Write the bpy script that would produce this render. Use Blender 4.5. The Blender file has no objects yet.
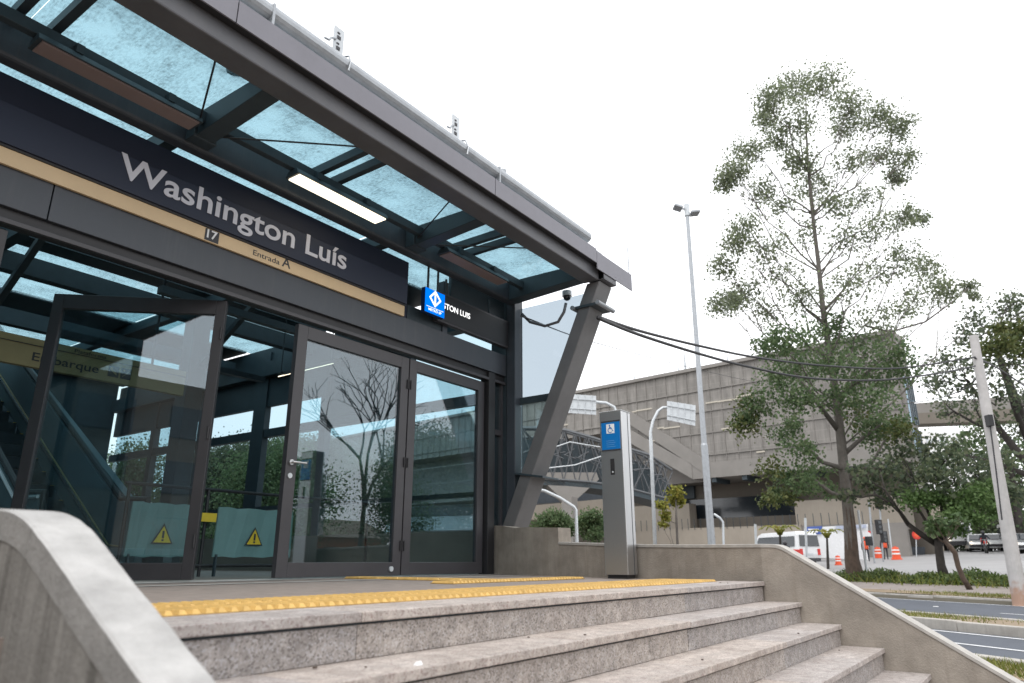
import bpy, math, random
import numpy as np
from mathutils import Vector, Matrix

random.seed(7); rng = np.random.default_rng(7)
scn = bpy.context.scene
COL = scn.collection
PI = math.pi

# ------------------------------------------------------------------ camera
FPX = 705.0; PITCH = math.atan(219/705); YAW = math.radians(35.8); CAMZ = 0.18
cam = bpy.data.cameras.new('camera'); camo = bpy.data.objects.new('camera', cam); COL.objects.link(camo)
cam.sensor_width = 36; cam.lens = 36*FPX/1024; cam.clip_start = 0.02; cam.clip_end = 3000
camo.location = (0, 0, CAMZ)
camo.rotation_euler = (PI/2+PITCH, 0, YAW-PI/2)
cam.dof.use_dof = True; cam.dof.focus_distance = 7.0; cam.dof.aperture_fstop = 2.4
scn.camera = camo

# ------------------------------------------------------------------ world: overcast
SUN_EL, SUN_ROT = math.radians(58), math.radians(250)
w = bpy.data.worlds.new('World'); scn.world = w; w.use_nodes = True
nt = w.node_tree; nt.nodes.clear()
out = nt.nodes.new('ShaderNodeOutputWorld'); bg = nt.nodes.new('ShaderNodeBackground')
sky = nt.nodes.new('ShaderNodeTexSky'); sky.sky_type = 'NISHITA'; sky.sun_disc = False
sky.sun_elevation = SUN_EL; sky.sun_rotation = SUN_ROT; sky.air_density = 1.0; sky.dust_density = 4.0
hsv = nt.nodes.new('ShaderNodeHueSaturation'); hsv.inputs['Saturation'].default_value = 0.25
nt.links.new(sky.outputs[0], hsv.inputs['Color'])
tc = nt.nodes.new('ShaderNodeTexCoord'); nz = nt.nodes.new('ShaderNodeTexNoise')
nz.inputs['Scale'].default_value = 2.2; nz.inputs['Detail'].default_value = 4
nt.links.new(tc.outputs['Generated'], nz.inputs['Vector'])
cr = nt.nodes.new('ShaderNodeValToRGB')
cr.color_ramp.elements[0].position = .3; cr.color_ramp.elements[0].color = (11.2, 11.4, 11.9, 1)
cr.color_ramp.elements[1].position = .7; cr.color_ramp.elements[1].color = (13.0, 13.1, 13.3, 1)
nt.links.new(nz.outputs[0], cr.inputs[0])
mx = nt.nodes.new('ShaderNodeMix'); mx.data_type = 'RGBA'; mx.inputs['Factor'].default_value = 0.86
nt.links.new(hsv.outputs[0], mx.inputs[6]); nt.links.new(cr.outputs[0], mx.inputs[7])
nt.links.new(mx.outputs[2], bg.inputs[0]); bg.inputs[1].default_value = 0.115
nt.links.new(bg.outputs[0], out.inputs[0])

sd = bpy.data.lights.new('sun', 'SUN'); sd.energy = 0.7; sd.angle = math.radians(25); sd.color = (1, .97, .93)
so = bpy.data.objects.new('sun', sd); COL.objects.link(so)
_s = Vector((math.sin(SUN_ROT)*math.cos(SUN_EL), math.cos(SUN_ROT)*math.cos(SUN_EL), math.sin(SUN_EL)))
so.rotation_euler = (-_s).to_track_quat('-Z', 'Y').to_euler(); so.location = _s*60

scn.view_settings.view_transform = 'Standard'; scn.view_settings.look = 'None'
scn.view_settings.exposure = 0.5; scn.view_settings.gamma = 1.0
scn.render.engine = 'CYCLES'
cy = scn.cycles
cy.max_bounces = 8; cy.transparent_max_bounces = 24; cy.diffuse_bounces = 3; cy.glossy_bounces = 4
cy.use_denoising = True; cy.caustics_reflective = False; cy.caustics_refractive = False

# ------------------------------------------------------------------ place helpers
_H = np.array([math.cos(YAW), math.sin(YAW), 0]); _R = np.array([math.sin(YAW), -math.cos(YAW), 0]); _U = np.array([0, 0, 1.])
_F = _H*math.cos(PITCH)+_U*math.sin(PITCH); _UP = -_H*math.sin(PITCH)+_U*math.cos(PITCH); _C = np.array([0, 0, CAMZ])
def ray(x, y): return _F*FPX+_R*(x-512)+_UP*(341.5-y)
def at(x, y, X=None, Y=None, Z=None, depth=None, plane=None):
    """survey a point of the place: where a line of sight meets a known plane or distance"""
    d = ray(x, y)
    if X is not None: t = X/d[0]
    elif Y is not None: t = Y/d[1]
    elif Z is not None: t = (Z-CAMZ)/d[2]
    elif depth is not None: t = depth/(d@_H)
    else:
        p, n = plane; t = ((np.array(p)-_C)@np.array(n))/(d@np.array(n))
    return Vector(d*t+_C)
def dirxy(x):      # horizontal direction for image column near horizon, unit depth
    return _H+_R*((x-512)/738.0)
# street frame: D runs along the road (away, to the left), N across it
RD = Vector((.573, .819, 0)); RN = Vector((.819, -.573, 0))
def street(c, d, z=0.0): v = RN*c+RD*d; return Vector((v.x, v.y, z))
def ground_z(c):
    if c < 8.2: return -.90
    if c < 20.4: return -1.03
    return -.89+.045*(min(c, 64)-20.4)
def gz(p): return ground_z(Vector((p[0], p[1], 0)).dot(RN))
def on_ground(x, depth):   # point on the terrain for an image column and a distance
    v = dirxy(x)*depth; return Vector((v[0], v[1], gz(v)))

# ------------------------------------------------------------------ materials
def nodes(name):
    m = bpy.data.materials.new(name); m.use_nodes = True
    return m, m.node_tree, m.node_tree.nodes['Principled BSDF']
def mat(name, col, rough=.6, metal=0., var=.12, scale=6., bump=0., bscale=40., spec=.5, detail=5, streak=0., streak_col=None, coat=0, slo=.5, shi=.78):
    m, t, b = nodes(name)
    b.inputs['Roughness'].default_value = rough; b.inputs['Metallic'].default_value = metal
    b.inputs['Specular IOR Level'].default_value = spec
    if coat: b.inputs['Coat Weight'].default_value = coat
    co = t.nodes.new('ShaderNodeTexCoord')
    n = t.nodes.new('ShaderNodeTexNoise'); n.inputs['Scale'].default_value = scale; n.inputs['Detail'].default_value = detail
    n.inputs['Roughness'].default_value = .65
    t.links.new(co.outputs['Object'], n.inputs['Vector'])
    r = t.nodes.new('ShaderNodeValToRGB')
    r.color_ramp.elements[0].position = .28; r.color_ramp.elements[1].position = .74
    r.color_ramp.elements[0].color = (*[c*(1-var) for c in col], 1); r.color_ramp.elements[1].color = (*[min(1, c*(1+var)) for c in col], 1)
    t.links.new(n.outputs[0], r.inputs[0]); cur = r.outputs[0]
    if streak:
        mp = t.nodes.new('ShaderNodeMapping'); mp.inputs['Scale'].default_value = (9, 9, .6)
        t.links.new(co.outputs['Object'], mp.inputs[0])
        n2 = t.nodes.new('ShaderNodeTexNoise'); n2.inputs['Scale'].default_value = 1.4; n2.inputs['Detail'].default_value = 6; n2.inputs['Roughness'].default_value = .7
        t.links.new(mp.outputs[0], n2.inputs['Vector'])
        rr = t.nodes.new('ShaderNodeMapRange'); rr.inputs[1].default_value = slo; rr.inputs[2].default_value = shi; rr.inputs[4].default_value = streak
        t.links.new(n2.outputs[0], rr.inputs[0])
        k = t.nodes.new('ShaderNodeMix'); k.data_type = 'RGBA'
        t.links.new(rr.outputs[0], k.inputs[0]); t.links.new(cur, k.inputs[6])
        k.inputs[7].default_value = (*(streak_col or [c*.35 for c in col]), 1); cur = k.outputs[2]
    t.links.new(cur, b.inputs['Base Color'])
    # roughness breakup
    mr = t.nodes.new('ShaderNodeMapRange'); mr.inputs[3].default_value = max(0, rough-.08); mr.inputs[4].default_value = min(1, rough+.1)
    t.links.new(n.outputs[0], mr.inputs[0]); t.links.new(mr.outputs[0], b.inputs['Roughness'])
    if bump:
        nb = t.nodes.new('ShaderNodeTexNoise'); nb.inputs['Scale'].default_value = bscale; nb.inputs['Detail'].default_value = 4
        t.links.new(co.outputs['Object'], nb.inputs['Vector'])
        bp = t.nodes.new('ShaderNodeBump'); bp.inputs['Strength'].default_value = bump; bp.inputs['Distance'].default_value = .01
        t.links.new(nb.outputs[0], bp.inputs['Height']); t.links.new(bp.outputs[0], b.inputs['Normal'])
    return m
def granite(name, base, dark, light, stain=.25):
    m, t, b = nodes(name); L = t.links.new
    co = t.nodes.new('ShaderNodeTexCoord')
    v = t.nodes.new('ShaderNodeTexVoronoi'); v.inputs['Scale'].default_value = 150; L(co.outputs['Object'], v.inputs['Vector'])
    s = t.nodes.new('ShaderNodeSeparateColor'); L(v.outputs['Color'], s.inputs[0])
    r = t.nodes.new('ShaderNodeValToRGB'); r.color_ramp.interpolation = 'CONSTANT'
    e = r.color_ramp.elements; e[0].position = 0; e[0].color = (*dark, 1); e[1].position = .16; e[1].color = (*base, 1)
    q = e.new(.62); q.color = (*[c*1.2 for c in base], 1); q = e.new(.82); q.color = (*light, 1)
    L(s.outputs[0], r.inputs[0])
    n = t.nodes.new('ShaderNodeTexNoise'); n.inputs['Scale'].default_value = 2.6; n.inputs['Detail'].default_value = 8; n.inputs['Roughness'].default_value = .7
    L(co.outputs['Object'], n.inputs['Vector'])
    mr = t.nodes.new('ShaderNodeMapRange'); mr.inputs[1].default_value = .38; mr.inputs[2].default_value = .72; mr.inputs[4].default_value = stain
    L(n.outputs[0], mr.inputs[0])
    k = t.nodes.new('ShaderNodeMix'); k.data_type = 'RGBA'; L(mr.outputs[0], k.inputs[0]); L(r.outputs[0], k.inputs[6]); k.inputs[7].default_value = (.20, .155, .125, 1)
    # dull scuffs
    n3 = t.nodes.new('ShaderNodeTexNoise'); n3.inputs['Scale'].default_value = 17; n3.inputs['Detail'].default_value = 6
    L(co.outputs['Object'], n3.inputs['Vector'])
    m3 = t.nodes.new('ShaderNodeMapRange'); m3.inputs[1].default_value = .35; m3.inputs[2].default_value = .7; m3.inputs[3].default_value = .78; m3.inputs[4].default_value = 1.12
    L(n3.outputs[0], m3.inputs[0])
    gi = t.nodes.new('ShaderNodeNewGeometry'); rs = t.nodes.new('ShaderNodeValToRGB'); rs.color_ramp.elements[0].color = (.86, .88, .93, 1); rs.color_ramp.elements[1].color = (1.08, 1.02, .97, 1); L(gi.outputs['Random Per Island'], rs.inputs[0])
    km = t.nodes.new('ShaderNodeMix'); km.data_type = 'RGBA'; km.blend_type = 'MULTIPLY'; km.inputs[0].default_value = 1; L(k.outputs[2], km.inputs[6]); L(rs.outputs[0], km.inputs[7])
    k2 = t.nodes.new('ShaderNodeVectorMath'); k2.operation = 'SCALE'; L(km.outputs[2], k2.inputs[0]); L(m3.outputs[0], k2.inputs['Scale'])
    L(k2.outputs[0], b.inputs['Base Color']); b.inputs['Roughness'].default_value = .75
    bp = t.nodes.new('ShaderNodeBump'); bp.inputs['Strength'].default_value = .25; bp.inputs['Distance'].default_value = .003
    L(n3.outputs[0], bp.inputs['Height']); L(bp.outputs[0], b.inputs['Normal'])
    return m
def glass(name, tint, refl=.10, dirt=0., dirt_col=(.3, .32, .32), rough=0.0, body=0.):
    """thin architectural glass: tinted see-through plus a coated mirror reflection, optional dirt"""
    m = bpy.data.materials.new(name); m.use_nodes = True; t = m.node_tree; t.nodes.clear(); L = t.links.new
    o = t.nodes.new('ShaderNodeOutputMaterial'); tr = t.nodes.new('ShaderNodeBsdfTransparent'); tr.inputs[0].default_value = (*tint, 1)
    gl = t.nodes.new('ShaderNodeBsdfGlossy'); gl.inputs['Roughness'].default_value = rough; gl.inputs[0].default_value = (.92, .95, 1, 1)
    fr = t.nodes.new('ShaderNodeLayerWeight'); fr.inputs[0].default_value = .5
    pw = t.nodes.new('ShaderNodeMath'); pw.operation = 'POWER'; pw.inputs[1].default_value = 4.0; L(fr.outputs['Facing'], pw.inputs[0])
    ad = t.nodes.new('ShaderNodeMath'); ad.operation = 'MULTIPLY_ADD'; ad.use_clamp = True; ad.inputs[1].default_value = .6; ad.inputs[2].default_value = refl
    L(pw.outputs[0], ad.inputs[0])
    ms = t.nodes.new('ShaderNodeMixShader'); L(ad.outputs[0], ms.inputs[0]); L(tr.outputs[0], ms.inputs[1]); L(gl.outputs[0], ms.inputs[2])
    last = ms.outputs[0]
    if dirt:
        co = t.nodes.new('ShaderNodeTexCoord')
        mp = t.nodes.new('ShaderNodeMapping'); mp.inputs['Scale'].default_value = (9, 1.3, 1)
        L(co.outputs['Object'], mp.inputs[0])
        n = t.nodes.new('ShaderNodeTexNoise'); n.inputs['Scale'].default_value = 1.5; n.inputs['Detail'].default_value = 9; n.inputs['Roughness'].default_value = .75
        L(mp.outputs[0], n.inputs['Vector'])
        n2 = t.nodes.new('ShaderNodeTexNoise'); n2.inputs['Scale'].default_value = 26; n2.inputs['Detail'].default_value = 5; L(co.outputs['Object'], n2.inputs['Vector'])
        mu = t.nodes.new('ShaderNodeMath'); mu.operation = 'MULTIPLY'; L(n.outputs[0], mu.inputs[0]); L(n2.outputs[0], mu.inputs[1])
        mr = t.nodes.new('ShaderNodeMapRange'); mr.inputs[1].default_value = .17; mr.inputs[2].default_value = .38; mr.inputs[3].default_value = body; mr.inputs[4].default_value = dirt
        L(mu.outputs[0], mr.inputs[0])
        df = t.nodes.new('ShaderNodeBsdfDiffuse'); df.inputs[0].default_value = (*dirt_col, 1)
        tl = t.nodes.new('ShaderNodeBsdfTranslucent'); tl.inputs[0].default_value = (*dirt_col, 1)
        a = t.nodes.new('ShaderNodeMixShader'); a.inputs[0].default_value = .7; L(df.outputs[0], a.inputs[1]); L(tl.outputs[0], a.inputs[2])
        m2 = t.nodes.new('ShaderNodeMixShader'); L(mr.outputs[0], m2.inputs[0]); L(last, m2.inputs[1]); L(a.outputs[0], m2.inputs[2]); last = m2.outputs[0]
    if dirt and body > .2:
        n4 = t.nodes.new('ShaderNodeTexNoise'); n4.inputs['Scale'].default_value = 55; n4.inputs['Detail'].default_value = 3
        mp4 = t.nodes.new('ShaderNodeMapping'); mp4.inputs['Scale'].default_value = (1, .3, 1); mp4.inputs['Rotation'].default_value = (0, 0, .35); L(co.outputs['Object'], mp4.inputs[0]); L(mp4.outputs[0], n4.inputs['Vector'])
        n5 = t.nodes.new('ShaderNodeTexNoise'); n5.inputs['Scale'].default_value = 3.5; n5.inputs['Detail'].default_value = 7; L(co.outputs['Object'], n5.inputs['Vector'])
        pr = t.nodes.new('ShaderNodeMath'); pr.operation = 'MULTIPLY'; L(n4.outputs[0], pr.inputs[0]); L(n5.outputs[0], pr.inputs[1])
        cr4 = t.nodes.new('ShaderNodeValToRGB'); cr4.color_ramp.elements[0].position = .17; cr4.color_ramp.elements[0].color = (*[c*1.35 for c in dirt_col], 1); cr4.color_ramp.elements[1].position = .36; cr4.color_ramp.elements[1].color = (*[c*.38 for c in dirt_col], 1)
        L(pr.outputs[0], cr4.inputs[0]); L(cr4.outputs[0], df.inputs[0]); L(cr4.outputs[0], tl.inputs[0])
    L(last, o.inputs[0]); return m
def emit(name, col, s):
    m = bpy.data.materials.new(name); m.use_nodes = True; t = m.node_tree; t.nodes.clear()
    o = t.nodes.new('ShaderNodeOutputMaterial'); e = t.nodes.new('ShaderNodeEmission'); e.inputs[0].default_value = (*col, 1); e.inputs[1].default_value = s
    t.links.new(e.outputs[0], o.inputs[0]); return m
def foliage(name, cols, trans=.3):
    m, t, b = nodes(name); L = t.links.new
    g = t.nodes.new('ShaderNodeNewGeometry'); r = t.nodes.new('ShaderNodeValToRGB')
    e = r.color_ramp.elements; e[0].color = (*cols[0], 1); e[1].color = (*cols[-1], 1)
    for i, c in enumerate(cols[1:-1]): q = e.new((i+1)/(len(cols)-1)); q.color = (*c, 1)
    L(g.outputs['Random Per Island'], r.inputs[0])
    L(r.outputs[0], b.inputs['Base Color']); b.inputs['Roughness'].default_value = .55; b.inputs['Specular IOR Level'].default_value = .3
    tl = t.nodes.new('ShaderNodeBsdfTranslucent'); L(r.outputs[0], tl.inputs[0])
    ms = t.nodes.new('ShaderNodeMixShader'); ms.inputs[0].default_value = trans; L(b.outputs[0], ms.inputs[1]); L(tl.outputs[0], ms.inputs[2])
    L(ms.outputs[0], t.nodes['Material Output'].inputs[0]); return m
def brushed(name, col=(.55, .555, .56)):
    m, t, b = nodes(name); L = t.links.new
    b.inputs['Metallic'].default_value = .95; b.inputs['Base Color'].default_value = (*col, 1)
    co = t.nodes.new('ShaderNodeTexCoord'); mp = t.nodes.new('ShaderNodeMapping'); mp.inputs['Scale'].default_value = (300, 300, 4); L(co.outputs['Object'], mp.inputs[0])
    n = t.nodes.new('ShaderNodeTexNoise'); n.inputs['Scale'].default_value = 1; n.inputs['Detail'].default_value = 3; L(mp.outputs[0], n.inputs['Vector'])
    mr = t.nodes.new('ShaderNodeMapRange'); mr.inputs[3].default_value = .3; mr.inputs[4].default_value = .4; L(n.outputs[0], mr.inputs[0]); L(mr.outputs[0], b.inputs['Roughness'])
    return m
def panel_concrete(name, base):
    """board-marked precast panels: joints, vertical weather streaks"""
    m, t, b = nodes(name); L = t.links.new
    co = t.nodes.new('ShaderNodeTexCoord'); sp = t.nodes.new('ShaderNodeSeparateXYZ'); L(co.outputs['UV'], sp.inputs[0])
    def band(sock, period, width):
        d = t.nodes.new('ShaderNodeMath'); d.operation = 'DIVIDE'; d.inputs[1].default_value = period; L(sock, d.inputs[0])
        f = t.nodes.new('ShaderNodeMath'); f.operation = 'FRACT'; L(d.outputs[0], f.inputs[0])
        c = t.nodes.new('ShaderNodeMath'); c.operation = 'LESS_THAN'; c.inputs[1].default_value = width/period; L(f.outputs[0], c.inputs[0]); return c.outputs[0]
    v1 = band(sp.outputs[0], .625, .1); h1 = band(sp.outputs[1], .86, .08)
    mp = t.nodes.new('ShaderNodeMapping'); mp.inputs['Scale'].default_value = (1.5, .35, 1); L(co.outputs['UV'], mp.inputs[0])
    n = t.nodes.new('ShaderNodeTexNoise'); n.inputs['Scale'].default_value = 1; n.inputs['Detail'].default_value = 6; n.inputs['Roughness'].default_value = .65; L(mp.outputs[0], n.inputs['Vector'])
    r = t.nodes.new('ShaderNodeValToRGB'); r.color_ramp.elements[0].position = .3; r.color_ramp.elements[1].position = .72
    r.color_ramp.elements[0].color = (*[c*.68 for c in base], 1); r.color_ramp.elements[1].color = (*[c*1.22 for c in base], 1); L(n.outputs[0], r.inputs[0])
    k = t.nodes.new('ShaderNodeMix'); k.data_type = 'RGBA'; sc = t.nodes.new('ShaderNodeMath'); sc.operation = 'MULTIPLY'; sc.inputs[1].default_value = .3; L(v1, sc.inputs[0])
    L(sc.outputs[0], k.inputs[0]); L(r.outputs[0], k.inputs[6]); k.inputs[7].default_value = (*[c*.6 for c in base], 1)
    k2 = t.nodes.new('ShaderNodeMix'); k2.data_type = 'RGBA'; s2 = t.nodes.new('ShaderNodeMath'); s2.operation = 'MULTIPLY'; s2.inputs[1].default_value = .22; L(h1, s2.inputs[0])
    L(s2.outputs[0], k2.inputs[0]); L(k.outputs[2], k2.inputs[6]); k2.inputs[7].default_value = (*[c*1.45 for c in base], 1)
    L(k2.outputs[2], b.inputs['Base Color']); b.inputs['Roughness'].default_value = .9; return m

M = {}
M['steel'] = mat('painted_graphite_steel', (.05, .06, .073), .42, var=.2, scale=2.5, bump=.05, streak=.3, streak_col=(.13, .13, .13))
M['steel_lt'] = mat('weathered_grey_steel', (.105, .108, .118), .45, var=.2, scale=2., bump=.05, streak=.45, streak_col=(.12, .115, .11))
M['fascia'] = mat('grey_flashing', (.19, .188, .215), .5, var=.1, scale=3, streak=.35, streak_col=(.17, .16, .18))
M['frame'] = mat('dark_aluminium', (.048, .046, .051), .4, var=.12, scale=3)
M['frame_dark'] = mat('shaded_door_frame', (.022, .021, .024), .4)  # frame tone darkened to paint in the shade inside the hall
M['black'] = mat('black_rubber', (.018, .018, .02), .5)
M['dark'] = mat('dark_steel', (.036, .052, .062), .5, var=.2)
M['beam'] = mat('lintel_cladding', (.046, .053, .065), .4, var=.16, scale=1.5, streak=.25, streak_col=(.11, .11, .11))
M['navy'] = mat('navy_sign_board', (.013, .0175, .038), .55, var=.08, scale=2)
M['letter'] = mat('letter_white', (.62, .61, .66), .5, var=.03)
M['tan'] = mat('tan_stripe_paint', (.64, .475, .285), .5, var=.07, scale=2.5, streak=.12, streak_col=(.5, .36, .2))
M['charcoal'] = mat('sign_charcoal', (.035, .035, .04), .5)
M['white'] = mat('white_paint', (.78, .78, .78), .5, var=.05)
M['galv'] = mat('galvanised_steel', (.36, .38, .40), .42, metal=.5, var=.15, scale=10)
M['galv_lt'] = mat('pale_galvanised', (.55, .58, .60), .45, metal=.2, var=.1, scale=8)
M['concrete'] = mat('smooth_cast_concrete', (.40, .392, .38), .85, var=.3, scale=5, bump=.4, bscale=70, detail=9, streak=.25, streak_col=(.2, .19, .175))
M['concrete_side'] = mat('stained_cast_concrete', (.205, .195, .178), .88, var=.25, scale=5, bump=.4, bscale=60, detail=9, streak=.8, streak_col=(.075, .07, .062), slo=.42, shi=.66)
M['parapet'] = mat('troweled_parapet_cement', (.31, .275, .235), .9, var=.3, scale=3.2, bump=.5, bscale=80, detail=9, streak=.5, streak_col=(.2, .165, .13))
M['cap'] = mat('parapet_cap_cement', (.42, .40, .37), .85, var=.18, scale=9, bump=.3, detail=8)
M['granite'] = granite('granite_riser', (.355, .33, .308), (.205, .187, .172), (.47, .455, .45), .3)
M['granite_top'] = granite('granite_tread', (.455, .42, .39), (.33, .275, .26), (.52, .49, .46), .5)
M['floor'] = mat('platform_granite', (.25, .208, .18), .7, var=.24, scale=9, bump=.2, bscale=120, detail=8)
M['yellow'] = mat('tactile_yellow', (.60, .385, .12), .65, var=.25, scale=14, detail=7, streak=.2, streak_col=(.3, .19, .08))
M['glass_door'] = glass('door_glass', (.74, .85, .87), .10)
M['glass_side'] = glass('side_glass', (.60, .645, .675), .03)
M['glass_wall'] = glass('hall_glass', (.66, .76, .80), .05)
M['glass_roof'] = glass('roof_glass', (.28, .46, .53), .04, dirt=.75, dirt_col=(.225, .36, .41), body=.3)
M['window'] = mat('dark_window', (.02, .026, .032), .08, var=.05, spec=.8)
M['blue'] = mat('blue_panel', (.0, .155, .47), .4, var=.05)
M['bluelit'] = emit('blue_sign_light', (.0, .17, .83), 1.0)
M['whitelit'] = emit('white_sign_light', (1, 1, 1), 1.1)
M['lamp'] = emit('lamp_light', (1.0, .88, .66), 1.9)
M['lampoff'] = mat('lamp_diffuser_off', (.27, .21, .20), .5, var=.05)
M['inox'] = brushed('brushed_stainless')
M['asphalt'] = mat('asphalt', (.088, .098, .118), .85, var=.16, scale=1.2, bump=.3, bscale=150, detail=10)
M['asphalt2'] = mat('worn_pale_asphalt', (.33, .325, .325), .85, var=.12, scale=.35, detail=10)
M['pave'] = mat('pavement', (.27, .235, .215), .9, var=.2, scale=1.1, detail=10)
M['earth'] = mat('bare_earth', (.26, .2, .135), .95, var=.25, scale=.8, detail=10)
M['kerb'] = mat('kerb_concrete', (.42, .395, .36), .9, var=.2, scale=3, detail=9, streak=.3)
M['line'] = mat('road_marking', (.62, .63, .64), .7, var=.18, scale=8, detail=9)
M['terrain'] = mat('terrain_ground', (.17, .155, .12), .95, var=.25, scale=.2, detail=9)
M['grass'] = foliage('grass_blades', [(.09, .12, .02), (.16, .19, .03), (.24, .21, .07)], .2)
M['leaf_gum'] = foliage('gum_leaves', [(.125, .15, .10), (.18, .21, .14), (.24, .27, .17), (.20, .245, .12)], .55)
M['leaf_green'] = foliage('green_leaves', [(.065, .105, .048), (.105, .165, .075), (.15, .215, .10), (.13, .16, .08)], .5)
M['leaf_bright'] = foliage('bright_leaves', [(.065, .12, .035), (.10, .17, .055), (.145, .22, .08)], .4)
M['leaf_dark'] = foliage('dark_leaves', [(.058, .078, .05), (.09, .12, .075), (.13, .165, .095), (.16, .175, .10)], .5)
M['leaf_olive'] = foliage('olive_leaves', [(.05, .07, .02), (.09, .115, .035), (.14, .145, .05)], .3)
M['leaf_yellow'] = foliage('yellow_leaves', [(.16, .18, .04), (.26, .26, .05), (.32, .27, .06)], .3)
M['bark'] = mat('grey_bark', (.125, .112, .10), .9, var=.35, scale=3, bump=.5, bscale=12, detail=8, streak=.5, streak_col=(.07, .05, .04))
M['bark_dark'] = mat('dark_bark', (.04, .034, .03), .9, var=.35, scale=5, bump=.5, bscale=15)
M['bark_red'] = mat('peeled_brown_bark', (.085, .06, .045), .9, var=.45, scale=4, bump=.6, bscale=9, detail=9)
M['panelc'] = panel_concrete('precast_panels', (.25, .235, .218))
M['soffit'] = mat('soffit_concrete', (.24, .226, .21), .9, var=.12, scale=.5)
M['beige'] = mat('beige_wall', (.35, .31, .26), .9, var=.12, scale=.3, streak=.2)
M['brownwall'] = mat('brown_wall', (.19, .168, .142), .9, var=.15, scale=.4)
M['slit'] = emit('lit_slit', (1, .93, .8), .45)
M['orange'] = mat('orange_plastic', (.75, .10, .035), .5, var=.1)
M['red'] = mat('red_plastic', (.6, .03, .02), .4)
M['yellowsign'] = mat('warning_yellow', (.72, .5, .03), .5)
M['teal'] = mat('teal_tarpaulin', (.15, .265, .26), .6, var=.12, scale=4)
M['olive_sign'] = mat('dusty_tan_sign', (.36, .28, .135), .5, var=.08)
M['carwhite'] = mat('white_car_paint', (.72, .73, .74), .25, var=.03, coat=.5)
M['cardark'] = mat('dark_car_paint', (.03, .03, .035), .25, var=.05, coat=.5)
M['carsilver'] = mat('silver_car_paint', (.4, .41, .42), .3, metal=.4, var=.03, coat=.5)
M['tyre'] = mat('tyre_rubber', (.02, .02, .02), .8)
M['headlight'] = emit('headlight_light', (1, .88, .7), 1.3)
M['skin'] = mat('skin', (.35, .2, .14), .6)
M['cloth_dark'] = mat('dark_clothes', (.03, .035, .045), .85)
M['brick'] = mat('red_brick', (.28, .12, .07), .9, var=.25, scale=4)
M['esc'] = mat('escalator_cladding', (.13, .175, .195), .35, var=.1)
M['cable'] = mat('black_cable', (.025, .025, .028), .6)

# ------------------------------------------------------------------ mesh builder
class MB:
    def __init__(s): s.v = []; s.f = []
    def add(s, vs, fs):
        o = len(s.v); s.v += [tuple(v) for v in vs]; s.f += [tuple(i+o for i in f) for f in fs]; return s
    def box(s, x0, x1, y0, y1, z0, z1):
        return s.hexa([(x0, y0, z0), (x1, y0, z0), (x1, y1, z0), (x0, y1, z0), (x0, y0, z1), (x1, y0, z1), (x1, y1, z1), (x0, y1, z1)])
    def hexa(s, vs): return s.add(vs, [(3, 2, 1, 0), (4, 5, 6, 7), (0, 1, 5, 4), (1, 2, 6, 5), (2, 3, 7, 6), (3, 0, 4, 7)])
    def obox(s, c, ax, ay, az, hx, hy, hz):
        c, ax, ay, az = Vector(c), Vector(ax).normalized(), Vector(ay).normalized(), Vector(az).normalized()
        P = [c+ax*(i*hx)+ay*(j*hy)+az*(k*hz) for k in (-1, 1) for i, j in ((-1, -1), (1, -1), (1, 1), (-1, 1))]
        return s.hexa(P)
    def bar(s, p, q, w, h=None, up=(0, 0, 1)):
        p, q = Vector(p), Vector(q); h = h or w; a = (q-p); L = a.length
        if L < 1e-6: return s
        a.normalize(); u = Vector(up)
        if abs(a.dot(u)) > .98: u = Vector((1, 0, 0))
        sd = a.cross(u).normalized(); u2 = sd.cross(a)
        return s.obox((p+q)/2, a, sd, u2, L/2, w/2, h/2)
    def tube(s, pts, rad, n=8, cap=True):
        pts = [Vector(p) for p in pts]; k = len(pts)
        if not hasattr(rad, '__len__'): rad = [rad]*k
        rings = []; prev = None
        for i, p in enumerate(pts):
            t = (pts[min(i+1, k-1)]-pts[max(i-1, 0)])
            if t.length < 1e-9: t = Vector((0, 0, 1))
            t.normalize()
            if prev is None:
                ref = Vector((0, 0, 1)) if abs(t.z) < .9 else Vector((1, 0, 0)); u = t.cross(ref).normalized()
            else:
                u = prev-t*prev.dot(t); u = u.normalized() if u.length > 1e-6 else t.orthogonal().normalized()
            prev = u; v = t.cross(u)
            rings.append([p+(u*math.cos(2*PI*j/n)+v*math.sin(2*PI*j/n))*rad[i] for j in range(n)])
        vs = [x for r in rings for x in r]; fs = []
        for i in range(k-1):
            for j in range(n): fs.append((i*n+j, i*n+(j+1) % n, (i+1)*n+(j+1) % n, (i+1)*n+j))
        if cap: fs.append(tuple(range(n-1, -1, -1))); fs.append(tuple((k-1)*n+j for j in range(n)))
        return s.add(vs, fs)
    def prism(s, poly, d):
        """poly: list of 3-D points in a plane, swept by vector d"""
        n = len(poly); d = Vector(d); a = [Vector(p) for p in poly]; b = [p+d for p in a]
        return s.add(a+b, [tuple(range(n-1, -1, -1)), tuple(range(n, 2*n))]+[(i, (i+1) % n, n+(i+1) % n, n+i) for i in range(n)])
    def disc(s, c, ax, r, t, n=16):
        c = Vector(c); ax = Vector(ax).normalized(); return s.tube([c-ax*t/2, c+ax*t/2], r, n)
    def quad(s, a, b, c, d): return s.add([a, b, c, d], [(0, 1, 2, 3)])
    def sphere(s, c, r, n=10, m=6, sz=1.0):
        c = Vector(c); vs = []; fs = []
        for i in range(m+1):
            th = PI*i/m
            for j in range(n): vs.append(c+Vector((math.sin(th)*math.cos(2*PI*j/n)*r, math.sin(th)*math.sin(2*PI*j/n)*r, math.cos(th)*r*sz)))
        for i in range(m):
            for j in range(n): fs.append((i*n+j, (i+1)*n+j, (i+1)*n+(j+1) % n, i*n+(j+1) % n))
        return s.add(vs, fs)

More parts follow.
